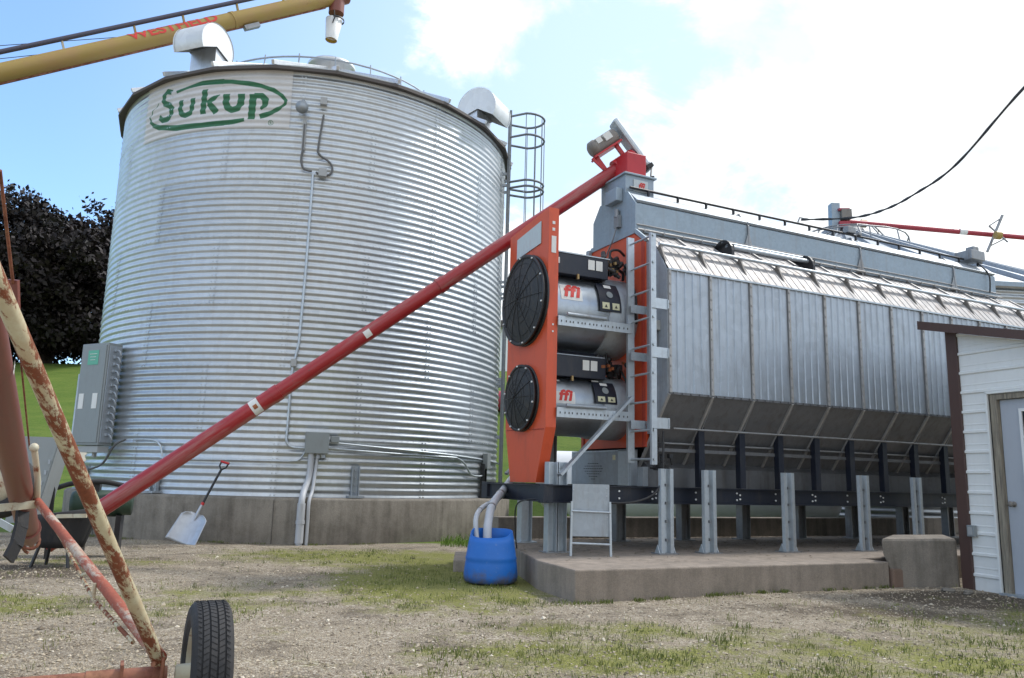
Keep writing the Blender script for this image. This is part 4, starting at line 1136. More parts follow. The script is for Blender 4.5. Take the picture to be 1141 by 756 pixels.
# discharge spout down into the inlet box
b = MB(); c0 = W2(.06, .92, 4.97)-E0; c1 = W2(.36, .92, 4.97)-E0; c2 = W2(.36, 1.3, 4.97)-E0; c3 = W2(.06, 1.3, 4.97)-E0
h = [p+V((0, 0, .34)) for p in (c0, c1, c2, c3)]
b.add([c0, c1, c2, c3]+h, [(0, 1, 5, 4), (1, 2, 6, 5), (2, 3, 7, 6), (3, 0, 4, 7), (4, 5, 6, 7)]); b.build('spout', M['redclean'], au, bevel=.01)
rotA = Matrix((ed, sdv, upv)).transposed()
b = MB(); b.box(A(LA+.09, 0, .19), (.09, .23, .78), rotA); b.build('belt_guard', M['galv'], au, bevel=.03)
b = MB(); b.box(A(LA+.09, 0, -.22), (.105, .24, .06), rotA); b.build('guard_end', M['black'], au, bevel=.01)
b = MB(); m0 = A(LA-.44, 0, .40)
b.lathe([(0, 0), (.08, .0), (.115, .03), (.122, .10), (.11, .11), (.11, .41), (.10, .43), (.0, .44)], m0, ed, 24)
mo = b.build('motor', M['motor'], au)
b = MB(); b.box(A(LA-.16, .11, .43), (.11, .04, .10), rotA); b.box(A(LA-.29, .095, .45), (.08, .04, .08), rotA); b.build('motor_label', M['label'], mo)
b = MB()
for t in (-.42, -.08): b.bar(A(LA+t, 0, .08), A(LA+t, 0, .32), .05, .05); 
b.box(A(LA-.24, 0, .29), (.46, .2, .025), rotA); b.bar(A(LA-.46, .05, .1), A(LA-.50, .05, .3), .03, .03); b.build('motor_mount', M['redclean'], au)
b = MB(); b.tube([A(LA+.10, .1, -.25), W2(.42, .9, 5.02)-E0], .012, 6); b.box(W2(.44, .9, 5.0)-E0, (.05, .05, .05)); b.build('tie_rod', M['black'], au)

# yellow auger above the bin
Y0 = V((-9.9, 12.0, 6.95)); Y1 = V((-4.15, 16.2, 11.62)); yd = (Y1-Y0).normalized(); ys_ = yd.cross(V((0, 0, 1))).normalized(); yu = ys_.cross(yd); YL = (Y1-Y0).length
ya = empty('grain_auger', Y0, 0, 'yellow grain auger with red lettering reaching over the roof of the big bin', 'auger')
def YA(t, s=0, u=0): return yd*t+ys_*s+yu*u
b = MB(); b.tube([YA(-3), YA(YL)], .165, 28); b.build('tube', M['yellowtube'], ya)
b = MB(); b.bar(YA(-3, 0, -.17), YA(YL-.4, 0, -.17), .05, .03, tuple(yu)); b.build('under_rail', M['rustpipe'], ya)
b = MB(); b.tube([YA(-3, .02, .34), YA(YL, .02, .34)], .045, 12); b.build('drive_shaft_tube', M['darkshaft'], ya)
for t in (.15, 1.15, 2.55, 3.9, 4.9, 6.1, 7.2):
    b = MB(); b.bar(YA(t, 0, .15), YA(t+.04, .01, .30), .06, .03, tuple(yd)); b.build('shaft_bracket', M['cream_clean'] if t < 3 else M['yellowtube'], ya)
for t in (.1, 5.9):
    b = MB(); b.tube([YA(t-.04), YA(t+.04)], .178, 28); b.build('collar', M['yellowtube'], ya)
b = MB(); b.box(YA(6.2, .05, -.22), (.34, .12, .09), Matrix((yd, ys_, yu)).transposed()); b.build('clamp', M['galv_old'], ya)
def wrapY(t0, a0):
    return lambda x, y: YA(t0+x*1.35, .172*math.cos(R(a0)+y/.165), .172*math.sin(R(a0)+y/.165))
YTXT = writing('lettering', 'WESTFIELD', .27, wrapY(4.62, 30), M['red_ink'], ya, .0, .006, 3)
b = MB(); b.tube([YA(YL-.12), YA(YL+.24)], .2, 24); b.build('head', M['oldred'], ya)
hd = YA(YL+.02)
b = MB(); b.tube([hd, hd+V((0, 0, -.42))], .17, 20); b.build('discharge_collar', M['oldred'], ya)
b = MB(); b.lathe([(.13, -.08), (.185, .42), (.165, .42), (.125, .0)], hd+V((-.06, -.02, -1.0)), (.06, .03, 1), 24); sp_ = b.build('spout', M['white'], ya)
b = MB(); b.lathe([(.12, -.07), (.158, .40)], hd+V((-.06, -.02, -1.0)), (.06, .03, 1), 24); b.build('spout_lining', paint('spout_yellow', (.5, .33, .05), .5, .3), sp_)
b = MB(); b.tube([hd+V((0, -.19, -.45)), hd+V((.02, -.19, -.62)), hd+V((-.02, -.18, -.75))], .014, 6); b.lathe([(.178, -.02), (.19, -.02), (.19, .02), (.178, .02)], hd+V((0, 0, -.58)), (0, 0, 1), 24); b.build('strap', M['black'], sp_)
# ------------------------------------------------------------------ pad, walls and posts
def wprism(name, uv, z0, z1, mat, bevel=.012):
    b = MB(); n = len(uv); lo = [W2(u, v, z0) for u, v in uv]; hi = [W2(u, v, z1) for u, v in uv]
    b.add(lo+hi, [tuple(range(n))[::-1], tuple(range(n, 2*n))]+[(i, (i+1) % n, n+(i+1) % n, n+i) for i in range(n)])
    return b.build(name, mat, None, bevel=bevel)
pad = wprism('concrete_pad', [(-1.80, -1.03), (2.05, -1.12), (2.05, -.70), (9.5, -.70), (9.5, 2.3), (-1.12, 2.3), (-1.40, .95), (-1.74, -.2)], -.08, PADZ, M['pad_conc'], .014)
tag(pad, 'long brownish concrete pad with a chamfered front corner that the dryer stands on', 'concrete pad')
b = MB(); b.add([W2(u, v, z) for z in (-.06, .20) for u, v in ((2.07, -1.15), (2.62, -1.16), (2.62, -.72), (2.07, -.72))], [(3,2,1,0),(4,5,6,7),(0,1,5,4),(1,2,6,5),(2,3,7,6),(3,0,4,7)])
o = b.build('concrete_step', concrete('stained_concrete', (.23, .15, .11), .5), None, bevel=.02); tag(o, 'rust stained lower concrete piece between the pad and the rounded block', 'concrete step')
st = wprism('concrete_footing', [(-2.0, 1.35), (-1.62, .95), (-1.15, 2.2), (-1.6, 2.3)], -.05, .13, M['pad_conc'], .02)
tag(st, 'small low concrete footing behind the blue barrel at the pad corner', 'concrete footing')
bw = wprism('low_wall', [(-1.0, 2.32), (12, 2.32), (12, 2.52), (-1.0, 2.52)], -.1, .55, M['old_conc'], .012)
tag(bw, 'long low dark concrete wall behind the dryer legs', 'low wall')
# leaf litter and spilt grain on the pad
vs = []; fs = []; tone = []; rnd2 = random.Random(11)
for _ in range(2600):
    u = -1.5+9*rnd2.random(); v = min(2.25, max(-.6, rnd2.gauss(1.1, .75)))
    if rnd2.random() < .3: v = min(2.28, 2.1+rnd2.random()*.2)
    p = W2(u, v, PADZ); r = .008+.022*rnd2.random()**2; i = len(vs); a = rnd2.random()*6.3
    for k in range(4): vs.append((p.x+r*math.cos(a+k*1.57)*rnd2.uniform(.5, 1.4), p.y+r*math.sin(a+k*1.57)*rnd2.uniform(.5, 1.2), PADZ+.002+.008*rnd2.random()))
    fs.append((i, i+1, i+2, i+3)); tone += [rnd2.random()*.35]*4
b = MB(); b.add(vs, fs); o = b.build('debris', M['stone'], fixn=False); set_tone(o, tone)
tag(o, 'dark spilt grain and leaf litter lying on the pad under the dryer', 'debris', kind='stuff')

def steel_post(double=False, h=.93):
    r = empty('steel_post', (0, 0, 0))
    def chan(x0, name):
        b = MB()
        P = [(-.095, .0), (-.085, .035), (-.04, .035), (-.025, -.02), (.025, -.02), (.04, .035), (.085, .035), (.095, .0)]
        Q = [(x, y+.007) for x, y in P[::-1]]
        vs = P+Q
        b.prism([(x0+x, -y) for x, y in vs], lambda p, q, t: (p, q, t), .012, h)
        return b.build(name, M['galv'], r)
    chan(0, 'channel')
    b = MB(); b.box2((-.13, -.08, 0), (.13, .09, .012)); b.build('base_plate', M['galv_old'], r)
    b = MB()
    for x in (-.105, .105):
        b.add([(x-.005, -.04, .012), (x-.005, .05, .012), (x-.005, 0, .10), (x+.005, -.04, .012), (x+.005, .05, .012), (x+.005, 0, .10)], [(0,1,2),(3,5,4),(0,3,4,1),(1,4,5,2),(2,5,3,0)])
    b.build('gusset', M['galv'], r)
    b = MB()
    for z in (.15, .35, .55, .75): b.box((0, .0, z), (.012, .062, .03))
    b.build('slot', M['galv_old'], r)
    return r
POSTS = [(.03, .12, 'nearest the dryer ladder foot'), (.62, .10, 'second right of the dryer ladder'), (1.77, .04, 'third right of the dryer ladder'),
         (2.98, -.02, 'fourth right of the ladder'), (4.15, .12, 'rightmost, behind the concrete block')]
proto = None
for u, v, s in POSTS:
    p = steel_post() if proto is None else copy_tree(proto)
    if proto is None: proto = p
    p.location = W2(u, v, PADZ); p.rotation_euler = (0, 0, DRZ)
    tag(p, 'ribbed galvanised steel post on the pad, '+s, 'post', 'galvanised posts along the front of the dryer')
# wider double post under the fan end
wp = empty('steel_post', W2(-1.16, .50, PADZ), DRZ, 'wide double channel steel post under the orange fan panel', 'post', 'galvanised posts along the front of the dryer')
for dx in (-.062, .062):
    b = MB(); b.prism([(dx-.055, -.05), (dx-.055, .05), (dx+.055, .05), (dx+.055, -.05), (dx+.045, -.05), (dx+.045, .02), (dx-.045, .02), (dx-.045, -.05)], lambda p, q, t: (p, q, t), .012, .97); b.build('channel', M['galv'], wp)
b = MB(); b.box2((-.15, -.09, 0), (.15, .09, .012)); b.build('base_plate', M['galv_old'], wp)

# small metal stand leaning by the post
sd_ = empty('metal_stand', W2(-.98, .06, PADZ), R(8), 'small galvanised sheet metal panel on two thin legs between the first posts', 'metal stand')
b = MB(); b.box2((-.20, -.01, .20), (.20, 0, .74)); b.build('sheet', M['galv_dull'], sd_)
for s in (-1, 1):
    b = MB(); b.bar((s*.215, -.02, 0), (s*.205, -.012, .56), .022, .03, (0, 1, 0)); b.build('leg', M['galv'], sd_)
b = MB(); b.tube([(-.21, -.03, .46), (.21, -.03, .45)], .011, 6); b.tube([(-.21, -.02, .13), (.21, -.02, .12)], .014, 6); build_each(b, 'cross_bar', M['galv'], sd_)
b = MB()
for p in ((.17, .70), (.17, .62), (-.19, .68), (.18, .40)): b.tube([(p[0], -.01, p[1]), (p[0], -.018, p[1])], .008, 6)
b.build('bolt', M['alu'], sd_)

# blue half barrel
bl = empty('blue_barrel', (-.155, 8.30, 0), R(20), 'cut down bright blue plastic barrel standing in the gravel beside the pad corner', 'barrel')
b = MB()
prof = [(.0, .012), (.24, .012), (.268, .03), (.275, .08), (.262, .20), (.256, .235), (.262, .25), (.254, .27), (.235, .40), (.215, .52)]
def cut(a, z): return z if z < .4 else .4+(z-.4)*(1.10-.62*max(0, math.cos(a-R(225)))**.8-.25*max(0, math.cos(a-R(310)))**3)
n = 48; vs = []
for k in range(n):
    a = 2*PI*k/n
    for r, z in prof: vs.append((r*math.cos(a), r*math.sin(a), cut(a, z)))
P = len(prof); fs = [(k*P+i, ((k+1) % n)*P+i, ((k+1) % n)*P+i+1, k*P+i+1) for k in range(n) for i in range(P-1)]
b.add(vs, fs, True); bo = b.build('body', M['blue'], bl)
sm = bo.modifiers.new('wall', 'SOLIDIFY'); sm.thickness = .008; sm.offset = -1

def unp(x, y, Y):     # reads a position off the photograph: the point at depth Y behind (x, y)
    a = (x-570.5)/880; bb_ = (378-y)/880; c, s = math.cos(ROLL), math.sin(ROLL)
    r = a*c-bb_*s; u = a*s+bb_*c; cp, sp2 = math.cos(PITCH), math.sin(PITCH)
    d = V((r, cp-u*sp2, sp2+u*cp)); return CAM+d*(Y/d.y)
def loose_pipe(pts, r, label, k=6):
    root = empty('drain_pipe', pts[0], 0, label, 'pipe'); root.location = V(pts[0])
    P = [V(p)-V(pts[0]) for p in smooth_path(pts, k)]
    b = MB(); b.tube(P, r, 16); b.build('hose', M['pipe'], root)
    b = MB()
    for i in (1, k*1+2, k*2+1):
        if i+1 < len(P): 
            e = (P[i+1]-P[i]).normalized(); b.tube([P[i]-e*.012, P[i]+e*.012], r*1.13, 16)
    build_each(b, 'clamp', M['galv_old'], root); return root
import math as _m
loose_pipe([unp(573, 530, 9.95), unp(562, 545, 9.5), unp(549, 562, 8.9), unp(544, 582, 8.5), unp(543, 600, 8.4), unp(543, 625, 8.35)], .045, 'thick grey corrugated pipe curving down into the blue barrel')
loose_pipe([unp(566, 550, 9.7), unp(549, 559, 9.2), unp(536, 567, 8.8), unp(530.5, 577, 8.5), unp(530.5, 592, 8.42), unp(533, 615, 8.36)], .026, 'thin grey pipe curving into the barrel beside the thick one')
b = MB(); b.tube(smooth_path([W2(-1.35, .5, .84), W2(-1.5, .75, .78), W2(-1.45, .9, .5), W2(-1.4, .95, .275)], 6), .008, 6)
tag(b.build('cable', M['wire']), 'thin black cable hanging in a loop under the end of the navy beam', 'cable')

# grain shovel against the foundation
sv = empty('grain_shovel', (-4.60, 11.62, 0), 0, 'aluminium scoop shovel with a black shaft leaning on the bin foundation', 'shovel')
foot = V((-.02, -.06, .02)); top = V((.36, .36, 1.18)); e = (top-foot).normalized()
fwd = V((-.10, -1, .36)); fwd = (fwd-e*fwd.dot(e)).normalized(); sdx = e.cross(fwd).normalized()
if sdx.x < 0: sdx = -sdx
b = MB()
def blade(i, j):
    x = (i-.5)*2; wv = (.245-.035*j) * (1-.55*max(0, (j-.82)/.18)**2); t = j*.46
    return foot+e*t+sdx*(x*wv)+fwd*(.06*abs(x)**2.2*(1 if j < .95 else .6)+.015*(1-j)-.03)
b.grid(blade, 16, 14); bb = b.build('blade', M['alu'], sv); s_ = bb.modifiers.new('t', 'SOLIDIFY'); s_.thickness = .004
b = MB(); b.tube([foot+e*.36-fwd*.02, foot+e*.46-fwd*.01, foot+e*.60], [.012, .026, .020], 12); b.build('ferrule', M['alu'], sv)
b = MB(); b.tube([foot+e*.59, foot+e*.63], .024, 12); b.build('collar', M['hoe_red'], sv)
L1 = (top-foot).length
b = MB(); b.tube([foot+e*.62, foot+e*(L1-.12)], .018, 12); b.build('shaft', M['black'], sv)
b = MB(); g = foot+e*(L1-.13); b.tube([g, g+e*.05-sdx*.055, g+e*.12-sdx*.06], .013, 8); b.tube([g, g+e*.05+sdx*.055, g+e*.12+sdx*.06], .013, 8); gy = b.build('yoke', M['black'], sv)
b = MB(); b.tube([g+e*.12-sdx*.068, g+e*.12+sdx*.068], .018, 10); b.build('grip', M['hoe_red'], sv)

# ------------------------------------------------------------------ white shed
SHR = math.atan2(-.93, .37); CX, CY = 5.02, 8.80
sh = empty('white_shed', (CX, CY, 0), SHR, 'white ribbed metal shed with brown trim and a grey blue door at the right', 'shed')
# local x runs along the door wall towards the camera, local -y is outside
def top_z(x): return 2.80-.25*x
SP = []
z = -.04; prof = [(0, z)]
k = 0; zz_ = .16
while zz_ < 3.3:
    prof += [(0, zz_-.022), (-.018, zz_-.012), (-.018, zz_+.012), (0, zz_+.022)]
    prof += [(0, zz_+.07), (-.003, zz_+.075), (-.003, zz_+.085), (0, zz_+.09)]
    zz_ += .2175
prof = [p for p in prof if p[1] < 3.25]; prof.append((0, 3.3))
def siding(x0, x1, z0):
    P = [p for p in prof if p[1] > z0+.001]; P = [(0, z0)]+P
    b = MB(); b.prism(P, lambda p, q, t: (t, p, q), x0, x1, closed=False)
    bm = bmesh.new(); me = bpy.data.meshes.new('s'); me.from_pydata(b.v, [], b.f); bm.from_mesh(me)
    bmesh.ops.bisect_plane(bm, geom=bm.verts[:]+bm.edges[:]+bm.faces[:], plane_co=(0, 0, 2.80), plane_no=V((.25, 0, 1)).normalized(), clear_outer=True)
    bm.to_mesh(me); bm.free(); me.name = 'siding'; me.materials.append(M['siding'])
    o = bpy.data.objects.new('siding', me); col.objects.link(o); o.parent = sh; return o
DX0, DX1, DZ = .375, 1.33, 2.01
siding(.0, DX0-.02, -.04); siding(DX0-.02, DX1+.02, DZ+.06); siding(DX1+.02, 3.3, -.04)
b = MB(); b.box2((DX0-.045, -.028, -.02), (DX0-.02, -.0, DZ+.09)); b.box2((DX0-.045, -.028, DZ+.065), (DX1+.045, -.0, DZ+.09)); b.build('edge_trim', M['siding'], sh)
b = MB(); b.box2((-.10, -.03, -.03), (.035, -.0, 2.86)); b.box2((-.10, 0, -.03), (-.07, .16, 2.86)); b.build('corner_trim', M['brown'], sh, bevel=.003)
b = MB(); b.box2((-.07, .02, -.1), (-.05, 7.2, 2.8)); b.build('wall', M['siding'], sh)
b = MB()   # other walls
b.box2((3.28, .02, -.1), (3.3, 7.2, 2.15)); b.box2((-.07, 7.2, -.1), (3.3, 7.22, 2.15)); build_each(b, 'wall', M['siding'], sh)
for nm, y0, y1, dz0, dz1, mt in (('fascia', -.16, -.12, .00, .10, 'brown'), ('roof', -.12, 7.4, .055, .095, 'brown')):
    b = MB(); x0, x1 = -.35, 3.5
    b.add([(x, y, top_z(x)+dz) for x in (x0, x1) for y in (y0, y1) for dz in (dz0, dz1)], [(0,1,3,2),(4,6,7,5),(0,4,5,1),(2,3,7,6),(0,2,6,4),(1,5,7,3)]); b.build(nm, M[mt], sh)
b = MB(); b.add([(x, y, top_z(x)+dz) for x in (-.35, 3.5) for y in (-.118, 0) for dz in (.02, .03)], [(0,1,3,2),(4,6,7,5),(0,4,5,1),(2,3,7,6),(0,2,6,4),(1,5,7,3)]); b.build('soffit', M['siding'], sh)
b = MB(); b.box2((DX0, -.012, 0), (DX0+.075, .09, DZ)); b.box2((DX1-.075, -.012, 0), (DX1, .09, DZ)); b.box2((DX0, -.012, DZ), (DX1, .09, DZ+.055)); b.build('door_frame', M['wood'], sh, bevel=.003)
b = MB(); b.box2((DX0+.08, .03, .02), (DX1-.08, .07, DZ-.005)); dor = b.build('door', M['door'], sh, bevel=.003)
WX0, WX1, WZ0, WZ1 = DX0+.29, DX1-.20, 1.02, 1.90
b = MB(); t = .03
for bx in (((WX0, WZ0), (WX1, WZ0+t)), ((WX0, WZ1-t), (WX1, WZ1)), ((WX0, WZ0+t), (WX0+t, WZ1-t)), ((WX1-t, WZ0+t), (WX1, WZ1-t))): b.box2((bx[0][0], .014, bx[0][1]), (bx[1][0], .029, bx[1][1]))
for i in (1, 2):
    zz1 = WZ0+(WZ1-WZ0)*i/3; b.box2((WX0+t, .017, zz1-.01), (WX1-t, .0285, zz1+.01))
    xx1 = WX0+(WX1-WX0)*i/3; b.box2((xx1-.01, .0165, WZ0+t), (xx1+.01, .0283, WZ1-t))
wn = b.build('window', M['white'], dor)
b = MB(); b.box2((WX0+.01, .0285, WZ0+.01), (WX1-.01, .0295, WZ1-.01)); b.build('window_glass', M['glass'], dor)
b = MB(); b.lathe([(0, 0), (.028, 0), (.028, .008), (.012, .012), (.012, .035), (.028, .045), (.030, .06), (.018, .07), (0, .071)], (DX0+.15, .03, .92), (0, -1, 0), 18); b.build('door_knob', M['motor'], dor)
b = MB(); b.box2((DX0-.01, -.09, -.03), (DX1+.01, .08, .02)); b.build('threshold', M['galv'], sh)
b = MB(); b.box((.075, -.045, .62), (.085, .05, .12)); b.build('outlet_box', M['greybox'], sh, bevel=.005)
b = MB(); b.box((.075, -.072, .62), (.05, .006, .08)); b.tube([(.075, -.05, .55), (.075, -.05, .40)], .0, 3) if False else None; b.build('outlet_cover', M['greylight'], sh)
for x in (.10, .2):
    pass
# rounded concrete block
b = MB()
X0, X1, Yb0, Yb1 = 4.06, 4.93, 8.78, 9.5
pts = [(X0+.06, 0), (X0+.03, .18), (X0, .30), (X0-.0, .52), (X0+.03, .545), (X1, .545), (X1, 0)]
b.prism([(x, z-.06) for x, z in [(X0+.14, 0), (X0+.12, .12), (X0+.05, .30), (X0, .42), (X0-.01, .575), (X1+.02, .585), (X1+.04, 0)]], lambda p, q, t: (p+(t-Yb0)*.62*(1 if p < 4.5 else .6), t+(p-X0)*.17, q), Yb0, Yb1)
tag(b.build('concrete_block', M['old_conc'], None, bevel=.03), 'thick weathered concrete block between the pad and the brown shed corner', 'concrete block')
for i, (x, y, s, lb) in enumerate(((4.62, 8.55, .06, 'flat pale stone on the gravel in front of the concrete block'), (4.80, 8.50, .045, 'small stone lying beside the brown shed corner'), (4.72, 8.38, .03, 'tiny stone on the gravel nearest the shed corner'))):
    b = MB(); rn = random.Random(i); vs = []
    b.lathe([(0, .02), (s*.8, .0), (s*1.15, s*.35), (s*.9, s*.7), (0, s*.8)], (x, y, -.005), n=7, smooth=False)
    b.v = [(p[0]+(p[0]-x)*rn.uniform(-.2, .4), p[1]+rn.uniform(-.01, .01), p[2]) for p in b.v]
    tag(b.build('stone', M['bin_conc']), lb, 'stone')

# ------------------------------------------------------------------ portable auger in the foreground
PO = V((-1.4, 3.2, 0))
pa = empty('portable_auger', PO, 0, 'old portable auger with rusty cream struts, faded red tube and black wheel', 'auger')
def pp(x, y, Y): return unp(x, y, Y)-PO
b = MB()
ta, tb = pp(-30, 300, 2.75), pp(33, 598, 6.4)
b.tube([ta, tb], .074, 28); b.build('tube', M['oldred'], pa)
td = (tb-ta).normalized()
b = MB(); b.tube([tb-td*.3, tb-td*.24], .088, 24); build_each(b, 'coupling_band', M['oldred'], pa)
b = MB()
writing('lettering', 'FR', .05, lambda x, y: ta+td*(.88+y)+td.cross(V((0, 0, 1))).normalized()*.079+V((0, 0, x+.0)), M['label'], pa, 0, .002)
b = MB()
hp = [tb+td*t+V((.07*math.cos(t*36), .0, .07*math.sin(t*36))) for t in [k*.012 for k in range(26)]]
b.tube([tb, tb+td*.34], .02, 8); b.tube(hp, .012, 6); b.build('flighting', M['rustpipe'], pa)
sa, sb = pp(-22, 270, 1.95), pp(177, 737, 3.2)
b = MB(); b.tube([sa, sb], .0245, 24); b.build('strut', M['cream'], pa)
ba, bb2 = pp(41, 558, 5.4), pp(182, 738, 3.2)
b = MB(); b.tube([ba, ba.lerp(bb2, .985)], .026, 20); b.build('strut', M['cream_red'], pa)
tr = [ba+V((.0, 0, .0)), pp(68, 600, 4.9), pp(92, 645, 4.25), pp(104, 668, 3.95), pp(148, 716, 3.42)]
b = MB(); b.tube(tr, .009, 8); b.build('truss_rod', M['cream'], pa)
for (x0, y0, Y_, x1, y1) in ((91, 641, 4.25, 104, 638), (104, 667, 3.95, 106, 650)):
    b = MB(); b.tube([pp(x0, y0, Y_), pp(x1, y1, Y_)], .009, 8); b.build('spacer', M['cream_clean'], pa)
b = MB(); b.tube([ba, pp(42, 535, 5.3), pp(38, 498, 5.2)], .02, 12); b.ball(pp(38, 499, 5.2), .03); b.build('upright', M['cream_clean'], pa)
b = MB(); b.bar(pp(-60, 572, 5.0), pp(42, 562, 5.35), .02, .05, (0, 0, 1)); b.build('cross_bar', M['cream_clean'], pa)
b = MB(); b.tube([pp(16, 330, 3.9), pp(33, 500, 5.5)], .006, 6); b.tube([pp(0, 190, 3.3), pp(14.5, 316, 3.8)], .0085, 6); build_each(b, 'lift_cable', M['rustpipe'], pa)
b = MB(); b.bar(pp(15, 312, 3.8), pp(16, 345, 3.85), .05, .02, (0, 1, 0)); b.bar(pp(5, 335, 3.8), pp(17, 330, 3.85), .04, .02); b.build('cable_lug', M['oldred'], pa)
# axle and wheel
wc = V((unp(229, 745, 3.30).x, 3.30, .268))-PO; ax = V((math.cos(R(26)), math.sin(R(26)), .0))
b = MB(); b.tube([wc-ax*3.0, wc-ax*.16], .030, 18); b.tube([wc-ax*.42, wc-ax*.14], .034, 18); b.box(wc-ax*.30+V((0, 0, .0)), (.012, .09, .11), Matrix.Rotation(R(26), 3, 'Z')); b.build('axle', M['rustpipe'], pa)
b = MB(); b.tube([sb+V((0, -.05, .0)), sb+V((0, .05, .0))], .010, 8); b.tube([sb+V((.025, -.02, .02)), sb+V((.03, -.03, -.22))], .008, 8); b.build('axle_bracket', M['rustpipe'], pa)
wh = empty('wheel', wc, R(26)); wh.parent = pa
TR = .270; TW = .088; KR = .270/.315
TW = .102
tp = [(.20, -TW*.80), (.23, -TW*.97), (.262, -TW*1.01), (.284, -TW*.97), (.299, -TW*.88), (.3085, -TW*.76)]
# tread with grooves
tread = []
gro = [-.055, -.019, .019, .055]
for gx in gro: tread += [(.3128-abs(gx)*.03, gx-.0045), (.305, gx-.0035), (.305, gx+.0035), (.3128-abs(gx)*.03, gx+.0045)]
tp2 = tp+tread+[(r, -y_) for r, y_ in tp[::-1]]
tp2 = [(r*KR, y_*.74) for r, y_ in tp2]
b = MB(); b.lathe(tp2, (0, 0, 0), (1, 0, 0), 96, smooth=False)
ty = b.build('tyre', M['rubber'], wh)
b = MB()   # tread blocks' cross sipes
for k in range(72):
    a = 2*PI*k/72
    for x0, x1, sh_ in ((-.078, -.060, .012), (-.05, -.024, -.012), (-.014, .014, .014), (.024, .05, -.012), (.060, .078, .012)):
        p0 = a; p1 = a+sh_*3
        r_ = .3126*KR; x0 *= .74; x1 *= .74
        b.bar((x0, r_*math.cos(p0), r_*math.sin(p0)), (x1, r_*math.cos(p1), r_*math.sin(p1)), .0022, .0016, (0, math.cos(a), math.sin(a)))
b.build('tread_sipe', paint('sipe_black', (.006, .006, .006), .9, 0), ty)
b = MB(); b.lathe([(r*KR, y_*.74) for r, y_ in [(.0, .03), (.08, .03), (.13, .0), (.185, .02), (.20, -TW*.8), (.215, -TW*.85), (.205, -TW*.75), (.19, .0), (.20, TW*.8), (.215, TW*.85)]], (0, 0, 0), (1, 0, 0), 40); b.lathe([(.0, -.11), (.035, -.11), (.04, .03)], (0, 0, 0), (1, 0, 0), 20); b.build('rim', M['cream_clean'], wh)
# far transport wheel and black skirt at the lower end
w2 = empty('wheel', pp(0, 541, 6.0), R(12)); w2.parent = pa
b = MB(); b.lathe([(.12, -.07), (.19, -.085), (.235, -.06), (.245, 0), (.235, .06), (.19, .085), (.12, .07)], (0, 0, 0), (0, 1, .0), 32); b.build('tyre', M['rubber'], w2)
b = MB(); b.lathe([(.0, -.05), (.12, -.06), (.12, .06), (0, .05)], (0, 0, 0), (0, 1, 0), 24); b.build('rim', M['cream_clean'], w2)
b = MB(); q = [pp(26, 560, 5.5), pp(24, 585, 5.45), pp(19, 605, 5.4), pp(10, 622, 5.35)]
for i in range(3): b.bar(q[i], q[i+1]+(q[i+1]-q[i])*.1, .02, .12, (0, 1, 0))
b.build('rubber_flap', M['rubber'], pa)
b = MB(); b.bar(pp(-40, 560, 6.4), pp(14, 590, 6.5), .03, .05); b.build('lower_brace', M['galv'], pa)

# intake hopper between the two augers
hopc = V((-4.80, 8.75, 0))
hp_ = empty('intake_hopper', hopc, 0, 'black rubber intake tub over the low end of the red transfer auger', 'hopper')
b = MB()
def tub(i, j):
    a = 2*PI*i; r = .20+.13*j+.02*math.sin(a*3); return V((r*1.15*math.cos(a), r*.8*math.sin(a), .20+.36*j+.05*math.cos(a)*j))
b.grid(tub, 32, 5); b.add([tub(i/32, 0) for i in range(32)], [tuple(range(32))]); tb_ = b.build('tub', M['rubber'], hp_); s_ = tb_.modifiers.new('t', 'SOLIDIFY'); s_.thickness = .02
b = MB(); b.grid(lambda i, j: V(((i-.5)*.55, (j-.5)*.36, .47+.035*math.sin(i*9)+.03*math.cos(j*7))), 12, 8); b.build('grain_cover', M['rubber'], hp_)
b = MB(); b.bar((-.05, -.25, .53), (.40, -.27, .55), .02, .04); b.build('rim_bar', M['cream_clean'], hp_)
b = MB()
for x, y in ((-.15, -.1), (.15, -.1), (.15, .1), (-.15, .1)): b.tube([(x, y, .22), (x*1.3, y*1.4, 0)], .018, 6)
build_each(b, 'leg', M['black'], hp_)
gs = empty('steel_chute', (-5.45, 9.1, 0), R(10), 'bluish grey folded steel chute leaning behind the faded red tube', 'chute')
b = MB(); b.add([(-.16, 0, .42), (.12, 0, .40), (.26, .1, 1.38), (-.12, .1, 1.38)], [(0, 1, 2, 3)]); b.add([(.12, 0, .40), (.26, .1, 1.38), (.30, .35, 1.38), (.16, .3, .42)], [(0, 1, 2, 3)]); c_ = b.build('sheet', M['greybox'], gs); s_ = c_.modifiers.new('t', 'SOLIDIFY'); s_.thickness = .012
b = MB()
for i in range(5): b.box((.10+i*.025, -.012+i*.012, .62+i*.12), (.02, .01, .05))
build_each(b, 'bolt', M['galv_dull'], gs)
b = MB(); b.bar((-.1, .2, 0), (0, .15, .9), .04, .04); b.bar((.2, .3, 0), (.2, .25, .9), .04, .04); build_each(b, 'leg', M['black'], gs)
dm_ = empty('drive_motor', (-4.95, 9.9, 0), R(18), 'dark green round motor housing lying beside the bin foundation', 'motor')
b = MB(); b.lathe([(0, -.35), (.13, -.35), (.16, -.3), (.16, .15), (.14, .16), (.14, .32), (.0, .32)], (0, 0, .62), (1, 0, 0), 28); b.build('housing', M['dgreen'], dm_)
b = MB(); b.box((-.15, 0, .82), (.2, .16, .16)); b.build('terminal_box', M['black'], dm_, bevel=.01)
b = MB()
for x in (-.2, .2): b.box((x, 0, .24), (.06, .26, .48))
build_each(b, 'stand', M['black'], dm_)
b = MB(); b.tube(smooth_path([(.3, -.1, .82), (.0, -.15, .88), (-.3, -.2, .86), (-.5, -.1, .8)], 5), .03, 8); b.build('hose', M['rubber'], dm_)

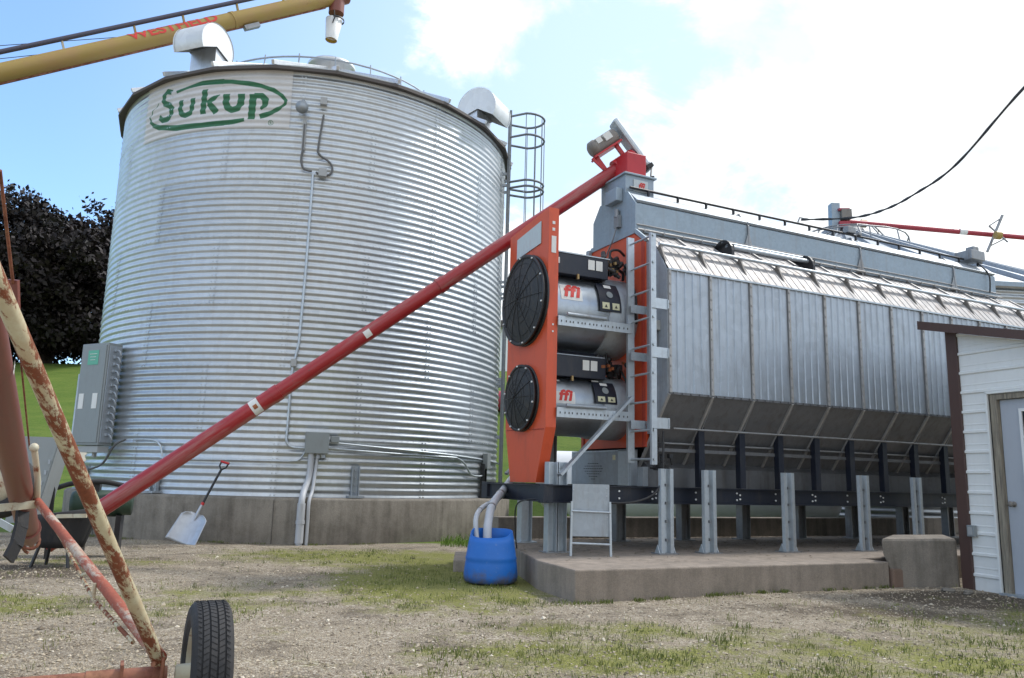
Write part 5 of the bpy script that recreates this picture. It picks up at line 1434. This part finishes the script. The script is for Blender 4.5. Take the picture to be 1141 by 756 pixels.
# ------------------------------------------------------------------ behind: second bin, tanks, house, tree, wires
B2 = V((8.9, 20.6, 0)); b2 = empty('grain_bin', B2, 0, 'wide low corrugated bin with a shallow cone roof seen behind the dryer at the right', 'grain bin')
R2 = 6.0; e2 = 4.95
b = MB(); cor_wall(b, R2, .3, e2, .11, .012, 150, 6); b.build('wall', M['bin'], b2, fixn=False)
b = MB(); b.lathe([(R2+.2, 0), (R2+.2, .3), (R2-.3, .31)], n=80); b.build('foundation', M['bin_conc'], b2)
b = MB(); N2 = 36; ap2 = 7.75
for k in range(N2):
    a0 = 10*k; b.add([bpt(a0, e2-.02, R2+.14), bpt(a0+10, e2-.02, R2+.14), bpt(a0+10, ap2, .5), bpt(a0, ap2, .5)], [(0, 1, 2, 3)])
r2 = b.build('roof', M['galv_dull'], b2)
b = MB()
for k in range(N2): b.bar(bpt(10*k, e2+.02, R2+.16), bpt(10*k, ap2+.03, .5), .05, .08)
b.build('roof_rib', M['galv_dull'], r2)
b = MB()
for k in range(N2):
    a0 = 10*k; b.add([bpt(a0, e2+.01, R2+.15), bpt(a0+10, e2+.01, R2+.15), bpt(a0+10, e2-.08, R2+.15), bpt(a0, e2-.08, R2+.15)], [(0, 1, 2, 3)])
b.build('eave', M['hood'], b2)
b = MB(); b.lathe([(.55, ap2-.1), (.55, ap2+.12), (.4, ap2+.2), (.0, ap2+.22)], n=24)
for a in range(0, 360, 30): b.tube([bpt(a, ap2+.05, .9), bpt(a, ap2-.3, 1.15)], .02, 5)
b.tube([bpt(a, ap2+.05, .9) for a in range(0, 361, 20)], .02, 5); b.tube([bpt(a, ap2-.22, 1.6) for a in range(0, 361, 15)], .02, 5)
for a in range(0, 360, 30): b.tube([bpt(a, ap2-.22, 1.6), bpt(a, ap2-.5, 1.65)], .018, 5)
b.build('roof_cap', M['galv_old'], b2)
b = MB(); b.box2((3.0, -5.2, e2+.3), (3.2, -5.0, e2+.5)); b.build('roof_hatch', M['roof'], b2)
# red auger to the second bin
q0 = unp(940, 247, 20.2); q1 = unp(1200, 270, 21.5)
ra = empty('grain_auger', q0, 0, 'thin dark red auger running level above the second bin at the right', 'auger')
Q = lambda x, y, Y_: unp(x, y, Y_)-q0
b = MB(); b.tube([Q(938, 247, 20.2), Q(1240, 273.5, 21.7)], .072, 14); b.build('tube', M['farred'], ra)
b = MB(); b.bar(Q(929, 228, 20.2), Q(930, 262, 20.2), .22, .24, (0, 1, 0)); b.build('belt_guard', M['hood'], ra)
b = MB(); b.bar(Q(936, 240, 20.1), Q(947, 240, 20.1), .26, .26); b.build('motor', M['motor'], ra)
b = MB(); b.bar(Q(934, 251, 20.1), Q(946, 251, 20.1), .2, .16); b.bar(Q(934, 234, 20.05), Q(946, 234, 20.05), .1, .06); b.build('motor_mount', M['farred'], ra)
b = MB(); b.tube([Q(1056, 256.8, 20.8), Q(1062, 257.3, 20.8)], .078, 12); b.tube([Q(1069, 258, 20.8), Q(1077, 258.7, 20.8)], .078, 12); build_each(b, 'label', M['label'], ra)
for x in (962, 1112):
    b = MB(); yy = 247+(x-938)*.0877; b.tube([Q(x-3, yy, 20.5), Q(x+3, yy+.5, 20.5)], .11, 12); b.build('clamp', M['yellowtube'], ra)
b = MB(); b.tube([Q(1117, 240, 20.8), Q(1100, 281, 20.8)], .035, 6); b.tube([Q(1102, 252, 20.8), Q(1123, 270, 20.8)], .025, 6); b.tube([Q(1102, 252, 20.8), Q(1116, 243, 20.8)], .018, 6); b.tube([Q(1104, 274, 20.8), Q(1120, 266, 20.8)], .018, 6); b.build('truss_cross', M['galv_old'], ra)

# propane tanks
def tank(p0, L, r, ang, label):
    t = empty('propane_tank', p0, ang, label, 'gas tank', 'propane tanks behind the dryer')
    prof = [(0, -L/2-.36*r/.55)]+[(r*math.sin(a), -L/2-.36*r/.55*math.cos(a)) for a in (.3, .6, .9, 1.2)]+[(r, -L/2), (r, L/2)]+[(r*math.sin(a), L/2+.36*r/.55*math.cos(a)) for a in (1.2, .9, .6, .3)]+[(0, L/2+.36*r/.55)]
    b = MB(); b.lathe(prof, (0, 0, r+.28), (1, 0, 0), 40); b.build('shell', M['tank'], t)
    for s in (-1, 1):
        b = MB(); b.box((s*L*.36, 0, .2), (.2, r*1.3, .4)); b.build('saddle', M['bin_conc'], t)
    b = MB(); b.lathe([(0, .32), (.14, .32), (.16, .28), (.16, 0)], (0, 0, 2*r+.25), (0, 0, 1), 20); b.build('valve_dome', M['tank'], t)
    return t
tank((3.38, 14.2, .02), 4.1, .58, R(-3), 'white propane tank close behind the dryer, the nearer of two')
tank((3.25, 16.0, .10), 4.6, .62, R(-3), 'second white propane tank, farther back behind the first')

# far house
hx = unp(556, 440, 40); h0 = V((hx.x, 40, terrain(hx.x, 40)))
ho = empty('farm_building', (h0.x, 40, h0.z-.2), 0, 'pale farm building with dark roof on the slope right of the bin', 'building')
b = MB(); b.box2((-3, 0, 0), (.6, 6, 2.8)); b.build('wall', M['tank'], ho)
b = MB(); b.add([(-3.4, -.4, 2.75), (1.0, -.4, 2.75), (1.0, 3, 3.5), (-3.4, 3, 3.5), (1.0, 6.4, 2.75), (-3.4, 6.4, 2.75)], [(0, 1, 2, 3), (3, 2, 4, 5), (0, 3, 5), (1, 4, 2)]); b.box2((-3.4, -.42, 2.45), (1.0, -.36, 2.76)); b.build('roof', M['eave'], ho)
b = MB(); b.box2((-2, -.03, 0), (-.9, 0, 2.1)); b.build('door', M['brown'], ho)
ft = unp(553, 447, 28); fz = terrain(ft.x, 28)
ftk = empty('fuel_tank', (ft.x, 28, fz), 0, 'small red fuel tank half hidden by the right edge of the bin', 'fuel tank')
b = MB(); b.lathe([(0, -.7), (.34, -.66), (.36, -.6), (.36, .6), (.34, .66), (0, .7)], (0, 0, ft.z-fz), (1, 0, 0), 20); b.build('shell', M['farred'], ftk)
b = MB()
for s in (-.45, .45): b.bar((s, 0, 0), (s, 0, ft.z-fz), .08, .08)
build_each(b, 'stand', M['black'], ftk)

# purple leaved tree
tc_ = V((-24.6, 41, terrain(-24.6, 41)))
tr_ = empty('purple_leaf_tree', tc_, 0, 'large spreading tree with dark purple leaves on the grassy slope at the left', 'tree')
rt = random.Random(21)
b = MB(); b.tube([(0, 0, -.3), (.1, 0, 1.6), (0, .1, 3.2), (.2, 0, 5.0), (.1, 0, 6.6)], [.55, .42, .36, .24, .08], 14)
limbs = []
for k in range(34):
    a = rt.random()*6.283; z0 = 1.0+rt.random()*5.0; up = rt.uniform(-.1, .9)*(z0/4); L = rt.uniform(3.0, 6.2)*(1-.07*z0)
    p = V((.05, 0, z0)); pts = [p]; d = V((math.cos(a), math.sin(a), up*.6)).normalized()
    for s in range(4):
        p = p+d*L/4; d = (d+V((rt.uniform(-.2, .2), rt.uniform(-.2, .2), rt.uniform(-.05, .2)))).normalized(); pts.append(p)
    limbs.append(pts); b.tube(pts, [.15, .11, .08, .05, .02], 7)
b.build('trunk', M['bark'], tr_)
vs = []; fs = []; tone = []
cl_ = []
for _ in range(900):
    # clumps through the volume of a broad dome, uneven radius
    a = rt.random()*6.283; ct = rt.uniform(-.55, 1); stt = math.sqrt(1-ct*ct)
    lump = 1+.10*math.sin(a*5+ct*4)+.08*math.sin(a*9-ct*7)
    q = (rt.random()**.42)*lump
    cl_.append(V((7.4*q*stt*math.cos(a), 7.0*q*stt*math.sin(a), 4.4+(3.7 if ct > 0 else 5.2)*q*ct)))
for _ in range(260):
    a = rt.random()*6.283; q = 6.2*rt.random()**.5; cl_.append(V((q*math.cos(a), q*math.sin(a), .5+3.2*rt.random())))
for pts in limbs:
    cl_ += [pts[3], pts[4], pts[4]+V((rt.gauss(0, .4), rt.gauss(0, .4), .3))]
for c in cl_:
    R_ = rt.uniform(.45, .95); tn = rt.random()
    for _k in range(rt.randint(60, 100)):
        g = V((rt.gauss(0, 1), rt.gauss(0, 1), rt.gauss(0, .62)))*R_*.5; p = c+g
        if p.z < .2: continue
        n_ = V((rt.gauss(0, 1), rt.gauss(0, 1), rt.gauss(0, 1)+.6)).normalized(); t1 = n_.orthogonal().normalized(); t2 = n_.cross(t1); s = rt.uniform(.09, .19); ph = rt.random()*6.28
        A1 = t1*math.cos(ph)+t2*math.sin(ph); A2 = n_.cross(A1); i = len(vs)
        vs += [p-A1*s, p-A2*s*.55, p+A1*s, p+A2*s*.55]; fs.append((i, i+1, i+2, i+3)); tone += [min(1, max(0, tn*.6+rt.random()*.4))]*4
b = MB(); b.add(vs, fs); o = b.build('crown', M['purple'], tr_, fixn=False); set_tone(o, tone)

# overhead cables
def sag(p0, p1, s, n=24): return [p0.lerp(p1, k/n)-V((0, 0, s*4*(k/n)*(1-k/n))) for k in range(n+1)]
pts = smooth_path([unp(x, y, Y_) for x, y, Y_ in ((1240, 0, 8.0), (1141, 98, 8.6), (1066, 183, 9.6), (1020, 216, 10.4), (985, 234, 11.2), (948, 243, 12.0), (893, 245, 13.0))], 8)
b = MB(); tw = []
b.tube(pts, .013, 6)
for off in (0, PI): 
    b.tube([p+V((0, .012*math.cos(i*.9+off), .014*math.sin(i*.9+off))) for i, p in enumerate(pts)], .009, 5)
tag(b.build('power_cable', M['wire']), 'thick twisted black power cable sagging across the sky down to the dryer roof', 'cable')
for (a, b_, c_, d_, lb) in ((-40, 54, 185, 38, 'upper thin wire crossing the sky to the yellow auger'), (-40, 70, 110, 54, 'lower thin wire crossing the sky behind the yellow auger')):
    b = MB(); b.tube([unp(a, b_, 22), unp(c_, d_, 24)], .012, 5); tag(b.build('overhead_wire', M['wire']), lb, 'wire')
